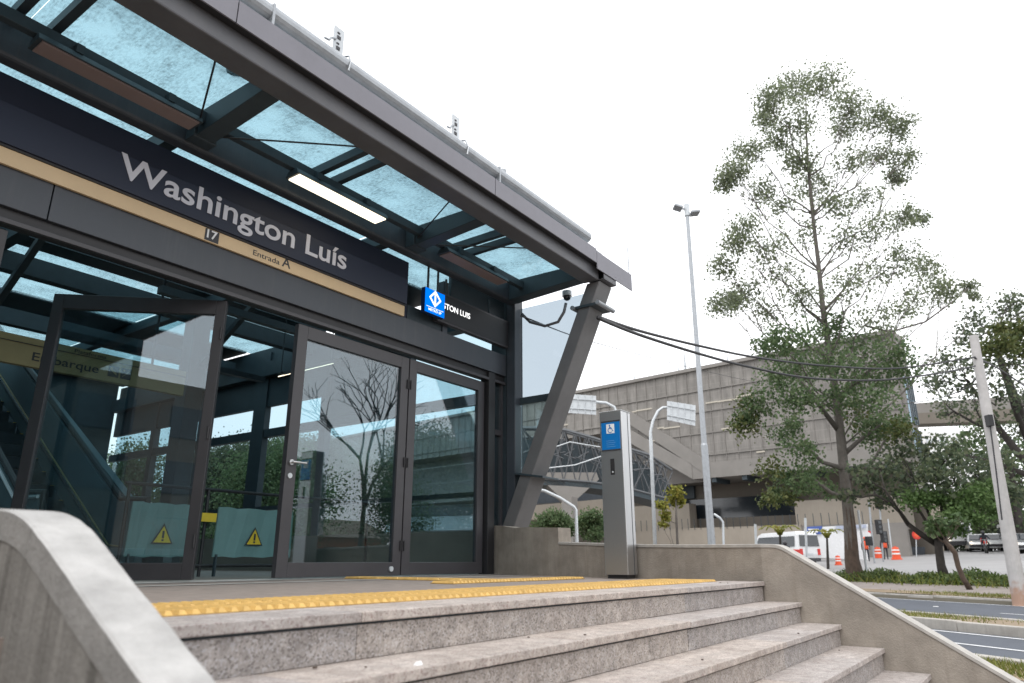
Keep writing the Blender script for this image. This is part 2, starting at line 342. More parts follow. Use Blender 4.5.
def link(name, me, m, parent=None, loc=None):
    o = bpy.data.objects.new(name, me); COL.objects.link(o)
    if m and not me.materials: me.materials.append(m)
    if parent is not None: o.parent = parent
    if loc is not None: o.location = loc
    return o
def origin_of(o):
    while o.parent is not None: o = o.parent
    return Vector(o.location)
def build(name, mb, m, parent=None, loc=None, bevel=0., smooth=False, seg=2):
    """link mb as ONE mesh object; world-space vertices are made relative to the thing's origin"""
    og = origin_of(parent) if parent is not None else (Vector(loc) if loc is not None else Vector((0, 0, 0)))
    me = bpy.data.meshes.new(name)
    me.from_pydata([tuple(Vector(v)-og) for v in mb.v], [], mb.f); me.update()
    if smooth:
        for p in me.polygons: p.use_smooth = True
    o = link(name, me, m, parent, None if parent is not None else og)
    if bevel:
        b = o.modifiers.new('bevel', 'BEVEL'); b.width = bevel; b.segments = seg; b.limit_method = 'ANGLE'; b.angle_limit = math.radians(40)
    return o
def tag(o, label=None, cat=None, group=None, kind=None):
    if label: o['label'] = label
    if cat: o['category'] = cat
    if group: o['group'] = group
    if kind: o['kind'] = kind
    return o
def thing(name, label, cat, loc, group=None):
    o = bpy.data.objects.new(name, None); COL.objects.link(o); o.location = loc; o.empty_display_size = .2
    return tag(o, label, cat, group)
def structure(name, mb, m, **k): return tag(build(name, mb, m, **k), kind='structure')
def copy_tree(o, parent=None):
    c = o.copy(); COL.objects.link(c); c.parent = parent
    for ch in [x for x in scn.objects if x.parent == o]: copy_tree(ch, c)
    return c
def text_mesh(name, s, p, ux, uz, height=None, width=None, m=None, parent=None, offset=0., extrude=.004, halign='LEFT', spacing=1.0):
    """letters on a wall: p = left end of the baseline, ux along the line, uz up; cap height and total width in metres"""
    cu = bpy.data.curves.new(name, 'FONT'); cu.body = s; cu.size = 1; cu.extrude = 0; cu.offset = offset; cu.space_character = spacing
    ob = bpy.data.objects.new(name, cu); COL.objects.link(ob)
    bpy.context.view_layer.update()
    me = bpy.data.meshes.new_from_object(ob.evaluated_get(bpy.context.evaluated_depsgraph_get()))
    bpy.data.objects.remove(ob); bpy.data.curves.remove(cu)
    co = np.array([v.co[:] for v in me.vertices]); x0, x1 = co[:, 0].min(), co[:, 0].max()
    sz = height/.729
    sx = width/(x1-x0) if width else sz
    p, ux, uz = Vector(p), Vector(ux).normalized(), Vector(uz).normalized(); nrm = ux.cross(uz)
    vs = [p+ux*((c[0]-x0)*sx)+uz*(c[1]*sz) for c in co]
    mb = MB(); mb.v = [tuple(v) for v in vs]; mb.f = [tuple(f.vertices) for f in me.polygons]
    bpy.data.meshes.remove(me)
    # give the letters thickness
    n = len(mb.v); edges = {}
    for f in mb.f:
        for i in range(len(f)):
            e = (f[i], f[(i+1) % len(f)]); edges[e] = edges.get(e, 0)+1
    front = [tuple(Vector(v)+nrm*extrude) for v in mb.v]; base = list(mb.v)
    faces = [tuple(i for i in f) for f in mb.f]
    mb2 = MB(); mb2.v = front+base; mb2.f = faces+[(b, a, a+n, b+n) for (a, b) in edges if (b, a) not in edges]
    return build(name, mb2, m, parent)

# ================================================================== THE GROUND
prof = [(-260, -.94), (8.19, -.94), (8.2, -1.07), (20.39, -1.07), (20.4, -.93), (64, ground_z(64)-.04), (420, ground_z(64)+.6)]
g = MB()
for (c0, z0), (c1, z1) in zip(prof[:-1], prof[1:]):
    g.quad(street(c0, -320, z0), street(c1, -320, z1), street(c1, 420, z1), street(c0, 420, z0))
structure('ground', g, M['terrain'])
def strip(name, c0, c1, m, dz=0.0, d0=-110, d1=190, z=None, n=1):
    b = MB(); zz = lambda c: (ground_z(c) if z is None else z)+dz
    b.quad(street(c0, d0, zz(c0+1e-4)), street(c1, d0, zz(c1-1e-4)), street(c1, d1, zz(c1-1e-4)), street(c0, d1, zz(c0+1e-4)))
    return structure(name, b, m)
strip('road', 8.2, 20.4, M['asphalt'])
# near pavement (in front of and around the entrance)
b = MB(); b.quad(street(-30, -60, -.9), street(7.5, -60, -.9), street(7.5, 60, -.9), street(-30, 60, -.9)); structure('pavement', b, M['pave'])
b = MB(); b.quad(street(6.9, -60, -.893), street(7.9, -60, -.893), street(7.9, 60, -.893), street(6.9, 60, -.893)); structure('verge', b, M['earth'])
strip('far_pavement', 20.75, 24.6, M['pave'], .012)
strip('avenue', 26.2, 63.9, M['asphalt2'], .01, -110, 58)
strip('forecourt', 26.2, 63.9, M['pave'], .006, 58, 150)
# lane lines
def lane(c, w, d0, d1, z=-1.03):
    b = MB(); b.quad(street(c-w/2, d0, z+.006), street(c+w/2, d0, z+.006), street(c+w/2, d1, z+.006), street(c-w/2, d1, z+.006)); return b
lm = MB()
for d0, d1 in ((-30, -14), (-9, -2.5), (1, 8.9), (14, 20), (26, 32)):
    q = lane(10.25, .11, d0, d1); lm.add(q.v, q.f)
for d0, d1 in ((-25, -19), (-13, -7), (-1, 13.2), (19, 25), (31, 37)):
    q = lane(17.0, .11, d0, d1); lm.add(q.v, q.f)
for c in (11.75, 20.05, 14.0): q = lane(c, .12, -60, 60); lm.add(q.v, q.f)
structure('lane_marking', lm, M['line'])
for c, d in ((10.9, 5.5), (17.6, 15.5), (10.9, -4.5), (17.6, 5)):
    s = MB(); s.prism([street(c-.05, d-.05, -1.025), street(c+.05, d-.05, -1.025), street(c+.05, d+.05, -1.025), street(c-.05, d+.05, -1.025)], (0, 0, .02))
    tag(build('road_stud', s, M['white'], bevel=.008), 'small white reflector stud set in the asphalt lane', 'road stud', 'road studs in the lanes')
# kerbs: individual stones
def kerb(name, c0, c1, z0, z1, d0, d1, m=M['kerb'], step=1.0):
    k = MB(); d = d0
    while d < d1:
        j = random.uniform(-.012, .012); h = random.uniform(-.01, .01)
        k.prism([street(c0+j, d+.008, z0), street(c1+j, d+.008, z0), street(c1+j, d+step-.008, z0), street(c0+j, d+step-.008, z0)], (0, 0, z1-z0+h)); d += step
    return structure(name, k, m, bevel=.015)
kerb('kerb', 8.05, 8.22, -1.1, -.885, -30, 45)
kerb('kerb', 12.0, 12.16, -1.1, -.86, -25, 45, step=1.6)
kerb('kerb', 13.55, 13.7, -1.1, -.88, -25, 45, step=1.6)
kerb('kerb', 20.4, 20.58, -1.1, -.88, -40, 60)
b = MB(); b.quad(street(12.1, -25, -.90), street(13.6, -25, -.90), street(13.6, 45, -.90), street(12.1, 45, -.90)); structure('median_strip', b, M['earth'])
strip('dry_verge', 20.58, 21.6, M['earth'], .018, -40, 60)
def blades(n, cfun, dfun, zfun, hgt, wid, lean=.5):
    b = MB(); vs = []; fs = []
    for i in range(n):
        c, d = cfun(), dfun(); p = street(c, d, zfun(c)); a = random.uniform(0, 2*PI); h = hgt*random.uniform(.5, 1.3)
        u = Vector((math.cos(a), math.sin(a), 0))*wid; t = Vector((random.gauss(0, lean), random.gauss(0, lean), 1))*h
        o = len(vs); vs += [tuple(p-u), tuple(p+u), tuple(p+t)]; fs.append((o, o+1, o+2))
    b.v = vs; b.f = fs; return b
def clumpd(lo, hi, k):
    cs = [random.uniform(lo, hi) for _ in range(k)]
    return lambda: random.gauss(random.choice(cs), .7)
tag(build('grass', blades(15000, lambda: random.uniform(12.15, 13.5), clumpd(-14, 22, 40), lambda c: -.905, .09, .008), M['grass']), 'sparse dry grass on the median between both carriageways', 'grass', kind='stuff')
tag(build('grass', blades(9000, lambda: random.uniform(6.95, 7.85), clumpd(-8, 12, 24), lambda c: -.9, .08, .008), M['grass']), 'green grass strip along the near kerb', 'grass', kind='stuff')
tag(build('grass', blades(12000, lambda: random.uniform(20.6, 21.6), clumpd(-20, 30, 30), ground_z, .09, .012), M['grass']), 'dry grass strip behind the far kerb', 'grass', kind='stuff')

# ================================================================== PLATFORM AND STAIRS
STX0, STX1 = .945, 6.72; NY0 = 2.06; TR = .30; RI = .164
fl = MB(); fl.box(-9, 8.8, 2.14, 19, -.92, -.004)
structure('platform_floor', fl, M['floor'])
b = MB(); b.quad((-9, 6.05, .0), (8.3, 6.05, .0), (8.3, 6.62, .0), (-9, 6.62, .0)); structure('threshold_strip', b, M['cap'])
b = MB(); b.quad((-9, 5.35, 0), (8.3, 5.35, 0), (8.3, 5.5, 0), (-9, 5.5, 0)); structure('pale_floor_band', b, M['cap'])
stair = thing('staircase', 'speckled granite steps climbing to the platform between the parapet walls', 'stairs', (3.8, 2.0, -.9))
joints = [[1.92, 3.35, 4.95, 6.1], [1.5, 3.0, 4.25, 5.7], [2.2, 3.7, 5.1, 6.0], [1.6, 3.1, 4.6, 5.9], [2.4, 3.9, 5.4], [1.9, 3.3, 4.8]]
for i in range(6):
    y, z = NY0-i*TR, -i*RI
    r = MB(); js = [STX0+.002]+[j+.35*(1 if k % 2 else -.0) for k, j in enumerate(joints[i])]+[STX1-.002]
    js = sorted(js)
    for a, c in zip(js[:-1], js[1:]):
        e = random.uniform(0, .003); r.box(a+.0015, c-.0015, y+.022+e, y+.07, max(z-RI, -.9)+.001, z-.046)
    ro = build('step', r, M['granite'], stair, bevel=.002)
    t = MB(); js = [STX0+.002]+joints[i]+[STX1-.002]; back = y+.38 if i == 0 else y+TR+.03
    for a, c in zip(js[:-1], js[1:]):
        e = random.uniform(-.0015, .0015); t.box(a+.0018, c-.0018, y+e, back, z-.036+e, z+e)
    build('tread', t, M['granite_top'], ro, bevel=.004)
    jm = MB(); jm.box(STX0+.003, STX1-.003, y+.034, y+.09, z-.05, z-.03); build('mortar_joint', jm, M['dark'], ro)
# tactile paving: yellow tiles with raised bars
tp = MB(); tb = MB()
def tactile(x0, x1, y0, y1, barsalongy=True):
    tb.box(x0, x1, y0, y1, -.003, .004)
    n = int((x1-x0)/.05) if barsalongy else int((y1-y0)/.05)
    for k in range(n):
        if barsalongy:
            c = x0+.025+k*.05
            for q in range(max(1, int((y1-y0)/.27+.5))):
                a = y0+q*.27+.006; e = min(y1, y0+(q+1)*.27)-.006
                tp.hexa([(c-.016, a, .004), (c+.016, a, .004), (c+.016, e, .004), (c-.016, e, .004), (c-.008, a+.01, .019), (c+.008, a+.01, .019), (c+.008, e-.01, .019), (c-.008, e-.01, .019)])
        else:
            c = y0+.025+k*.05
            tp.hexa([(x0+.01, c-.016, .004), (x1-.01, c-.016, .004), (x1-.01, c+.016, .004), (x0+.01, c+.016, .004), (x0+.02, c-.009, .0105), (x1-.02, c-.009, .0105), (x1-.02, c+.009, .0105), (x0+.02, c+.009, .0105)])
tactile(1.0, 6.45, 2.40, 2.94); tactile(4.6, 6.7, 3.9, 4.15)
tactile(5.3, 5.55, 4.15, 6.0)
structure('tactile_paving', tb, mat('tactile_worn_base', (.40, .25, .08), .8, var=.3, scale=11, detail=8))
structure('tactile_bars', tp, M['yellow'])
lv = MB()
for _ in range(16):
    i = random.randint(0, 4); x = random.uniform(1.1, 6.6); y = NY0-i*TR+random.uniform(.03, .27); z = -i*RI+.003; a = random.uniform(0, 6.28); r_ = random.uniform(.004, .011)
    lv.hexa([(x+r_*math.cos(a+q*PI/2)*(1.6 if q % 2 else 1), y+r_*math.sin(a+q*PI/2), z+h) for h in (0, .004) for q in range(4)])
tag(build('dead_leaves', lv, M['bark_red']), 'small brown leaf crumbs scattered over the granite steps', 'leaf litter', kind='stuff')

lp0 = at(419, 661, Z=-RI+.012); b = MB(); pts_ = [(lp0.x+.02*math.cos(a)*(1+.3*math.sin(3*a)), lp0.y+.012*math.sin(a), lp0.z-.012) for a in [k*PI/5 for k in range(10)]]
b.add(pts_+[(x+(lp0.x-x)*.45, y+(lp0.y-y)*.45, z+.008+.004*math.sin(7*x*90)) for x, y, z in pts_]+[(lp0.x, lp0.y, lp0.z-.002)], [(i, (i+1) % 10, 10+(i+1) % 10, 10+i) for i in range(10)]+[(10+i, 10+(i+1) % 10, 20) for i in range(10)])
tag(build('paper_scrap', b, M['white'], loc=(lp0.x, lp0.y, lp0.z-.012)), 'small crumpled white paper scrap on the second granite tread', 'litter')
# ---- left parapet (near)
def rounded_profile(pts, k=6, amount=.5):
    """polyline in (y,z) with corners rounded by quadratic arcs"""
    out_ = [pts[0]]
    for a, p, c in zip(pts[:-2], pts[1:-1], pts[2:]):
        a, p, c = Vector((*a, 0)), Vector((*p, 0)), Vector((*c, 0))
        r = min((a-p).length, (c-p).length)*amount
        s0, s1 = p+(a-p).normalized()*r, p+(c-p).normalized()*r
        for i in range(k+1):
            u = i/k; q = s0*(1-u)**2+p*2*u*(1-u)+s1*u*u; out_.append((q.x, q.y))
    out_.append(pts[-1]); return out_
pl = rounded_profile([(-.62, -1.05), (1.98, .205), (2.22, .312), (2.62, .318), (6.0, .318)], 8, .5)
pl2 = []
for (ya, za), (yb, zb_) in zip(pl[:-1], pl[1:]):
    k_ = max(1, int(math.hypot(yb-ya, zb_-za)/.03)); pl2 += [(ya+(yb-ya)*i/k_, za+(zb_-za)*i/k_) for i in range(k_)]
pl = pl2+[pl[-1]]; lw = MB(); x0, x1 = .80, .937; n = len(pl)
_wob = rng.normal(0, 1, (n, 2)); _wob = np.array([_wob[max(0, i-3):i+4].mean(0) for i in range(n)])*.006
def jit(): return random.uniform(-.0025, .0025)
sidev = [(x0+jit(), y, z) for y, z in pl]+[(x0, y, -1.0) for y, z in pl]
body = MB(); body.add([(x0, y, z) for y, z in pl]+[(x0, y, min(z-.002, -1.05)) for y, z in pl]+[(x1, y, z) for y, z in pl]+[(x1, y, min(z-.002, -1.05)) for y, z in pl],
    [f for i in range(n-1) for f in ((n+i+1, n+i, i, i+1), (2*n+i+1, 2*n+i, 3*n+i, 3*n+i+1), (3*n+i+1, 3*n+i, n+i, n+i+1))]+[(0, n, 3*n, 2*n), (3*n-1, 4*n-1, 2*n-1, n-1)])
wall_l = thing('parapet_wall', 'near low concrete wall with rounded shoulder left of the steps', 'wall', (.87, 2.0, -.9))
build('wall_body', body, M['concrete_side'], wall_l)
capm = MB()
for i in range(n-1):
    (ya, za), (yb, zb) = pl[i], pl[i+1]
    capm.hexa([(x0-.004, ya, za-.075), (x1+.004, ya, za-.075), (x1+.004, yb, zb-.075), (x0-.004, yb, zb-.075), (x0-.004, ya, za+.006), (x1+.004, ya, za+.006), (x1+.004, yb, zb+.006), (x0-.004, yb, zb+.006)])
# merge into one continuous strip instead of separate blocks
capm = MB(); off = .006
for k_, (dx, dz) in enumerate(((-.004, -.075), (-.004, off-.006), (.004, off), (.133, off), (.141, off-.006), (.141, -.075))):
    capm.v += [(x0+dx+(_wob[i][0] if dx < .05 else _wob[i][1])*(1 if .003 < dx < .15 else .5), y, z+dz+_wob[i][1]*.3) for i, (y, z) in enumerate(pl)]
capm.f = [(k*n+i, k*n+i+1, (k+1)*n+i+1, (k+1)*n+i) for k in range(1, 5) for i in range(n-1)]+[tuple(k*n for k in range(6)), tuple(k*n+n-1 for k in range(5, -1, -1))]
ce = MB(); ce.v = list(capm.v[:2*n]); ce.f = [(i, i+1, n+i+1, n+i) for i in range(n-1)]; build('cap_edge', ce, mat('shaded_cap_edge', (.235, .228, .215), .88, var=.28, scale=6, bump=.5, bscale=60, detail=9, streak=.4, streak_col=(.12, .11, .1)), wall_l)  # outer cap face coloured darker to paint in the shade of that side
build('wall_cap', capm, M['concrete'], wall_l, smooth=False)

# ---- right parapet
PW0, PW1 = Vector((8.25, 6.28)), Vector((6.72, 2.05))
pn = Vector((PW1.y-PW0.y, -(PW1.x-PW0.x), 0)).normalized(); pp = ((*PW0, 0), tuple(pn))
def onpar(x, y): return at(x, y, plane=pp)
wall_r = thing('parapet_wall', 'tan cement parapet wall behind the info pillar, sloping down beside the steps', 'wall', (6.9, 2.05, -.9))
prof_r = []
for px, py in ((492.6, 525.5), (503, 526), (515, 528), (522, 527.2), (558, 527.6), (558.6, 542.5), (600, 543.8), (640, 545), (700, 545.4), (745, 545.2)):
    prof_r.append(onpar(px, py))
dn = rounded_profile([(2.05, at(745, 545.2, plane=pp).z), (2.05-.14, .312), (-.45, .312-.628*2.36+.02)], 6, .45)
slope_pts = [Vector((6.72, y, z)) for y, z in dn]
flat = prof_r[:-1]+[Vector((6.722, 2.07, prof_r[-1].z))]
allp = flat+slope_pts
thick = [Vector((.20, -.06, 0)) if i < len(flat) else Vector((.2, 0, 0)) for i in range(len(allp))]
thick[len(flat)-1] = Vector((.2, 0, 0))
n = len(allp); rb = MB()
low = -1.0
rb.v = [tuple(p) for p in allp]+[(p.x, p.y, min(low, p.z-.01)) for p in allp]+[tuple(p+t) for p, t in zip(allp, thick)]+[(p.x+t.x, p.y+t.y, min(low, p.z-.01)) for p, t in zip(allp, thick)]
rb.f = [f for i in range(n-1) for f in ((n+i+1, n+i, i, i+1)[::-1], (2*n+i+1, 2*n+i, 3*n+i, 3*n+i+1)[::-1])]+[(0, n, 3*n, 2*n), (3*n-1, 4*n-1, 2*n-1, n-1)]
rb.f += [(i, i+1, 2*n+i+1, 2*n+i)[::-1] for i in range(n-1)]
build('wall_body', rb, M['parapet'], wall_r)
cp = MB(); K = n
for dx, dz in ((-.007, -.022), (-.007, .004), (0, .008), (1, .008), (1.03, .004), (1.03, -.022)):
    for p, t in zip(allp, thick):
        q = p+t*dx if dx > .5 else p+t.normalized()*dx
        cp.v.append((q.x, q.y, q.z+dz))
cp.f = [(k*K+i, (k+1)*K+i, (k+1)*K+i+1, k*K+i+1) for k in range(5) for i in range(len(flat)-1, K-1)]+[tuple(k*K+K-1 for k in range(6))]+[(k*K+i, (k+1)*K+i, (k+1)*K+i+1, k*K+i+1) for k in range(5) for i in range(5, len(flat)-1)]
build('wall_cap', cp, M['cap'], wall_r)

# ================================================================== STATION ENTRANCE
FY = 6.3; XE = 8.3
st = thing('station_entrance', 'dark steel and glass station entrance with projecting glazed canopy', 'building', (4, 9, 0))
# corner column, jamb, intermediate posts
c = MB(); c.box(8.45, 8.66, 6.04, 6.2, -.3, 4.3); build('column', c, M['steel'], st, bevel=.008)
c = MB(); c.box(8.02, 8.17, 6.2, 6.36, 0, 2.86); build('door_jamb', c, M['black'], st, bevel=.006)
# leaning canopy column
lc = MB(); A = [(5.42, .55), (6.02, .55)]; 
def lean(x, ya, za, yb, zb, w, d):
    b_ = MB(); b_.hexa([(x, ya, za), (x+d, ya, za), (x+d, ya+w, za), (x, ya+w, za), (x, yb, zb), (x+d, yb, zb), (x+d, yb+w, zb), (x, yb+w, zb)]); return b_
build('leaning_column', lean(8.42, 6.19, .3, 4.51, 4.045, .215, .37), mat('column_grey_steel', (.15, .15, .152), .4, var=.14, scale=2.5, bump=.05, streak=.25, streak_col=(.09, .09, .09)), st, bevel=.012)
b = MB(); b.prism([(8.39, 5.52, 1.29), (8.39, 6.02, 1.37), (8.39, 6.02, 1.40), (8.39, 5.52, 1.32)], (.43, 0, 0)); build('bracket_plate', b, M['dark'], st, bevel=.004)
b = MB(); b.box(8.39, 8.82, 4.50, 4.98, 3.68, 3.72); build('bracket_plate', b, M['dark'], st, bevel=.004)
for py in (4.53, 4.95):
    b = MB(); b.disc((8.6, py, 3.70), (1, 0, 0), .035, .48, 10); build('clamp_bolt', b, M['galv'], st)
# canopy beams
BX0, BX1 = -7.5, 8.42
b = MB(); b.box(BX0, BX1, 4.52, 4.77, 4.05, 4.29); build('canopy_beam', b, M['steel_lt'], st, bevel=.015)
b = MB(); b.box(8.425, 8.80, 4.44, 4.70, 4.06, 4.075); b.box(8.425, 8.80, 4.44, 4.70, 4.285, 4.30); b.box(8.425, 8.80, 4.44, 4.455, 4.075, 4.285); b.box(8.425, 8.80, 4.69, 4.70, 4.075, 4.285); b.box(8.6, 8.615, 4.455, 4.69, 4.075, 4.285)
build('beam_end', b, M['steel_lt'], st, bevel=.004)
b = MB(); b.box(BX0, 2.42, 4.425, 4.44, 4.225, 4.44); b.box(2.43, 5.80, 4.425, 4.44, 4.225, 4.44); b.box(5.812, 8.2, 4.425, 4.44, 4.225, 4.44); b.box(8.21, 9.30, 4.425, 4.438, 4.14, 4.41)
build('fascia', b, M['fascia'], st)
b = MB(); b.box(BX0, 8.4, 4.442, 4.8, 4.425, 4.437); build('fascia_flashing', b, M['galv_lt'], st)
b = MB(); b.box(BX0, BX1, 4.445, 4.515, 4.23, 4.28); build('shadow_gap', b, M['black'], st)
b = MB(); b.tube([(BX0, 4.52, 4.60), (8.1, 4.52, 4.60)], .08, 16); build('edge_pipe', b, M['galv'], st, smooth=False)
for x in (-.4, 2.75, 5.92):
    b = MB(); b.box(x-.012, x+.012, 4.44, 4.6, 4.442, 4.66); build('pipe_bracket', b, M['galv'], st)
for x in (3.56, 5.29, 1.0):
    b = MB(); b.box(x-.06, x+.06, 4.61, 4.62, 4.60, 5.07); o = build('anchor_plate', b, M['galv_lt'], st)
    for k in range(5): d = MB(); d.box(x-.022, x+.006+.012*(k % 2), 4.603, 4.609, 4.76+k*.06, 4.775+k*.06+.02*(k % 2)); build('plate_hole', d, M['charcoal'], o)
    d = MB(); d.tube([(x-.04, 4.6, 4.92), (x-.12, 4.57, 4.86), (x-.14, 4.57, 4.82), (x-.2, 4.56, 4.80)], .011, 6); d.tube([(x+.04, 4.6, 4.76), (x+.05, 4.5, 4.73), (x+.02, 4.43, 4.6), (x+.0, 4.43, 4.50)], .009, 6); build('shackle', d, M['galv'], o)
b = MB(); b.tube([(9.27, 4.45, 4.2), (9.27, 4.45, 4.86)], .009, 6); build('antenna_rod', b, M['galv'], st)
b = MB(); b.tube([(6.1, 4.52, 4.66), (6.1, 4.52, 4.73)], .03, 8); b.box(6.03, 6.1, 4.49, 4.55, 4.67, 4.71); build('pipe_fitting', b, M['galv'], st)
# wall-side canopy beam (deep, above the sign)
b = MB(); b.box(BX0, 8.44, 5.98, 6.14, 4.0, 4.34); build('canopy_beam', b, M['steel'], st, bevel=.03)
b = MB(); b.box(BX0, 8.44, 5.70, 5.78, 4.13, 4.24); build('lamp_rail', b, M['dark'], st, bevel=.006)
# crossbeams
CBX = (-6.0, -3.0, 0.05, 3.05, 6.05)
for x in CBX:
    b = MB(); b.hexa([(x-.09, 4.772, 4.10), (x+.09, 4.772, 4.10), (x+.09, 5.978, 4.03), (x-.09, 5.978, 4.03), (x-.09, 4.772, 4.28), (x+.09, 4.772, 4.28), (x+.09, 5.978, 4.30), (x-.09, 5.978, 4.30)])
    o = build('cross_beam', b, M['dark'], st, bevel=.006)
    b = MB(); b.box(x-.12, x+.12, 5.82, 5.975, 4.02, 4.33); build('joint_plate', b, M['dark'], o, bevel=.01)
b = MB(); b.hexa([(8.2, 4.772, 4.06), (8.42, 4.772, 4.06), (8.42, 5.978, 4.0), (8.2, 5.978, 4.0), (8.2, 4.772, 4.28), (8.42, 4.772, 4.28), (8.42, 5.978, 4.3), (8.2, 5.978, 4.3)]); build('cross_beam', b, M['dark'], st, bevel=.006)
for x0_ in (-4.55, -1.5, 1.55, 4.55, 7.0):
    for dx in (-.13, .13):
        b = MB(); b.box(x0_+dx-.035, x0_+dx+.035, 4.772, 5.98, 4.32, 4.42); build('glazing_bar', b, M['dark'], st)
# tie rods
for x in (0.05, 3.05, 6.05):
    for s_ in (-1, 1):
        b = MB(); b.tube([(x+s_*.12, 5.76, 4.1), (x+s_*1.25 if s_ > 0 else x-.55, 4.78, 4.2)], .009, 6); build('tie_rod', b, M['black'], st)
# roof glass over the canopy and the hall
panes = [(-7.5, -4.552), (-4.548, -1.502), (-1.498, 1.548), (1.552, 4.548), (4.552, 6.998), (7.002, 8.62)]
for a, e in panes:
    b = MB(); b.quad((a, 4.6, 4.47), (e, 4.6, 4.47), (e, 6.24, 4.47), (a, 6.24, 4.47)); build('roof_glass', b, M['glass_roof'], st)
b = MB(); b.tube([(-7.5, 5.28, 4.62), (2.9, 5.28, 4.62), (2.96, 5.28, 4.60), (2.98, 5.28, 4.52)], .11, 10); b.tube([(3.3, 5.28, 4.62), (8.1, 5.28, 4.62)], .10, 10); build('rain_pipe', b, M['galv'], st)
# lintel, track
b = MB(); b.box(-7.5, 2.02, 6.20, 6.45, 2.87, 3.20); b.box(2.03, 8.44, 6.20, 6.45, 2.87, 3.20); build('lintel', b, M['beam'], st, bevel=.004)
b = MB(); b.box(-7.5, 8.44, 6.245, 6.42, 2.775, 2.868); build('door_track', b, M['black'], st)
b = MB(); b.box(-7.5, 8.44, 6.205, 6.243, 2.735, 2.775); build('track_lip', b, M['frame'], st, bevel=.003)
b = MB(); b.box(8.18, 8.23, 6.25, 6.33, 0.6, 2.734); b.box(8.38, 8.43, 6.25, 6.33, .6, 2.734); b.box(8.23, 8.38, 6.24, 6.34, 1.95, 2.03); build('sidelight_frame', b, M['frame'], st)
b = MB(); b.box(8.23, 8.38, 6.285, 6.295, .6, 2.73); build('sidelight_glass', b, M['glass_door'], st)
# clerestory frame right of the sign
b = MB(); b.box(7.0, 7.1, 6.24, 6.36, 3.205, 3.98); build('clerestory_post', b, M['steel'], st)
b = MB(); b.box(7.18, 8.7, 6.26, 6.31, 3.70, 4.12); b.box(8.46, 8.66, 6.21, 6.5, 0, 4.3); b.box(6.31, 6.99, 6.26, 6.31, 3.21, 3.42); build('service_panel', b, M['dark'], st)
# doors
def door(xa, xb, ybase=FY, ang=0., hinge='a', handle=None, z1=2.70, w_=.135, fm='frame'):
    """glazed leaf; built along X from xa to xb then swung by ang about the hinge edge"""
    px = xa if hinge == 'a' else xb; R_ = Matrix.Translation((px, ybase, 0)) @ Matrix.Rotation(ang, 4, 'Z') @ Matrix.Translation((-px, -ybase, 0))
    def T(mb): mb.v = [tuple(R_ @ Vector(v)) for v in mb.v]; return mb
    fr = MB(); d_ = .035
    fr.box(xa, xa+w_, ybase-d_, ybase+d_, .012, z1); fr.box(xb-w_, xb, ybase-d_, ybase+d_, .012, z1)
    fr.box(xa+w_, xb-w_, ybase-d_, ybase+d_, .012, .16); fr.box(xa+w_, xb-w_, ybase-d_, ybase+d_, z1-.15, z1)
    o = build('door', T(fr), M[fm], st, bevel=.004)
    gl = MB(); gl.box(xa+w_, xb-w_, ybase-.006, ybase+.006, .16, z1-.15); build('door_glass', T(gl), M['glass_door'], o)
    if handle is not None:
        x = handle; s = 1 if x < (xa+xb)/2 else -1
        hb = MB(); hb.disc((x, ybase-.045, 1.17), (0, 1, 0), .03, .02, 14); hb.tube([(x, ybase-.05, 1.17), (x, ybase-.085, 1.17), (x+s*.03, ybase-.09, 1.17), (x+s*.16, ybase-.09, 1.17)], .011, 8); build('handle', T(hb), M['inox'], o)
        hb = MB(); hb.disc((x, ybase-.04, 1.03), (0, 1, 0), .028, .012, 14); build('lock', T(hb), M['galv_lt'], o)
    hx = xb-.02 if hinge == 'b' else xa+.02
    for z in (.35, 1.35, 2.35): hg = MB(); hg.tube([(hx, ybase-.045, z-.06), (hx, ybase-.045, z+.06)], .011, 8); build('hinge', T(hg), M['black'], o)
    return o
d1 = door(4.64, 6.40, hinge='b', handle=4.70)
k = MB(); k.disc((6.24, 6.255, .085), (0, 1, 0), .03, .02, 14); build('floor_lock', k, M['galv_lt'], d1)
d2 = door(6.42, 7.99, hinge='a')
door(2.14, 3.78, ang=-math.radians(47), hinge='b', w_=.10, fm='frame_dark')
door(-.2, 1.80, hinge='a', w_=.06, fm='frame_dark')
door(-2.4, -.25, hinge='b', w_=.06, fm='frame_dark')
# inner lobby frames (upper) and glass side panel at the end of the canopy
b = MB(); b.prism([(8.60, 6.035, 2.54), (8.60, 6.035, 3.98), (8.60, 4.765, 3.98), (8.60, 5.33, 2.54)], (.012, 0, 0)); build('end_glass', b, M['glass_side'], st)
b = MB(); b.prism([(8.60, 6.035, .75), (8.60, 6.035, 2.44), (8.60, 5.37, 2.44)], (.012, 0, 0)); build('end_glass', b, M['glass_door'], st)
b = MB(); b.box(8.575, 8.625, 5.3, 6.038, 2.44, 2.54); build('end_glass_rail', b, M['dark'], st)
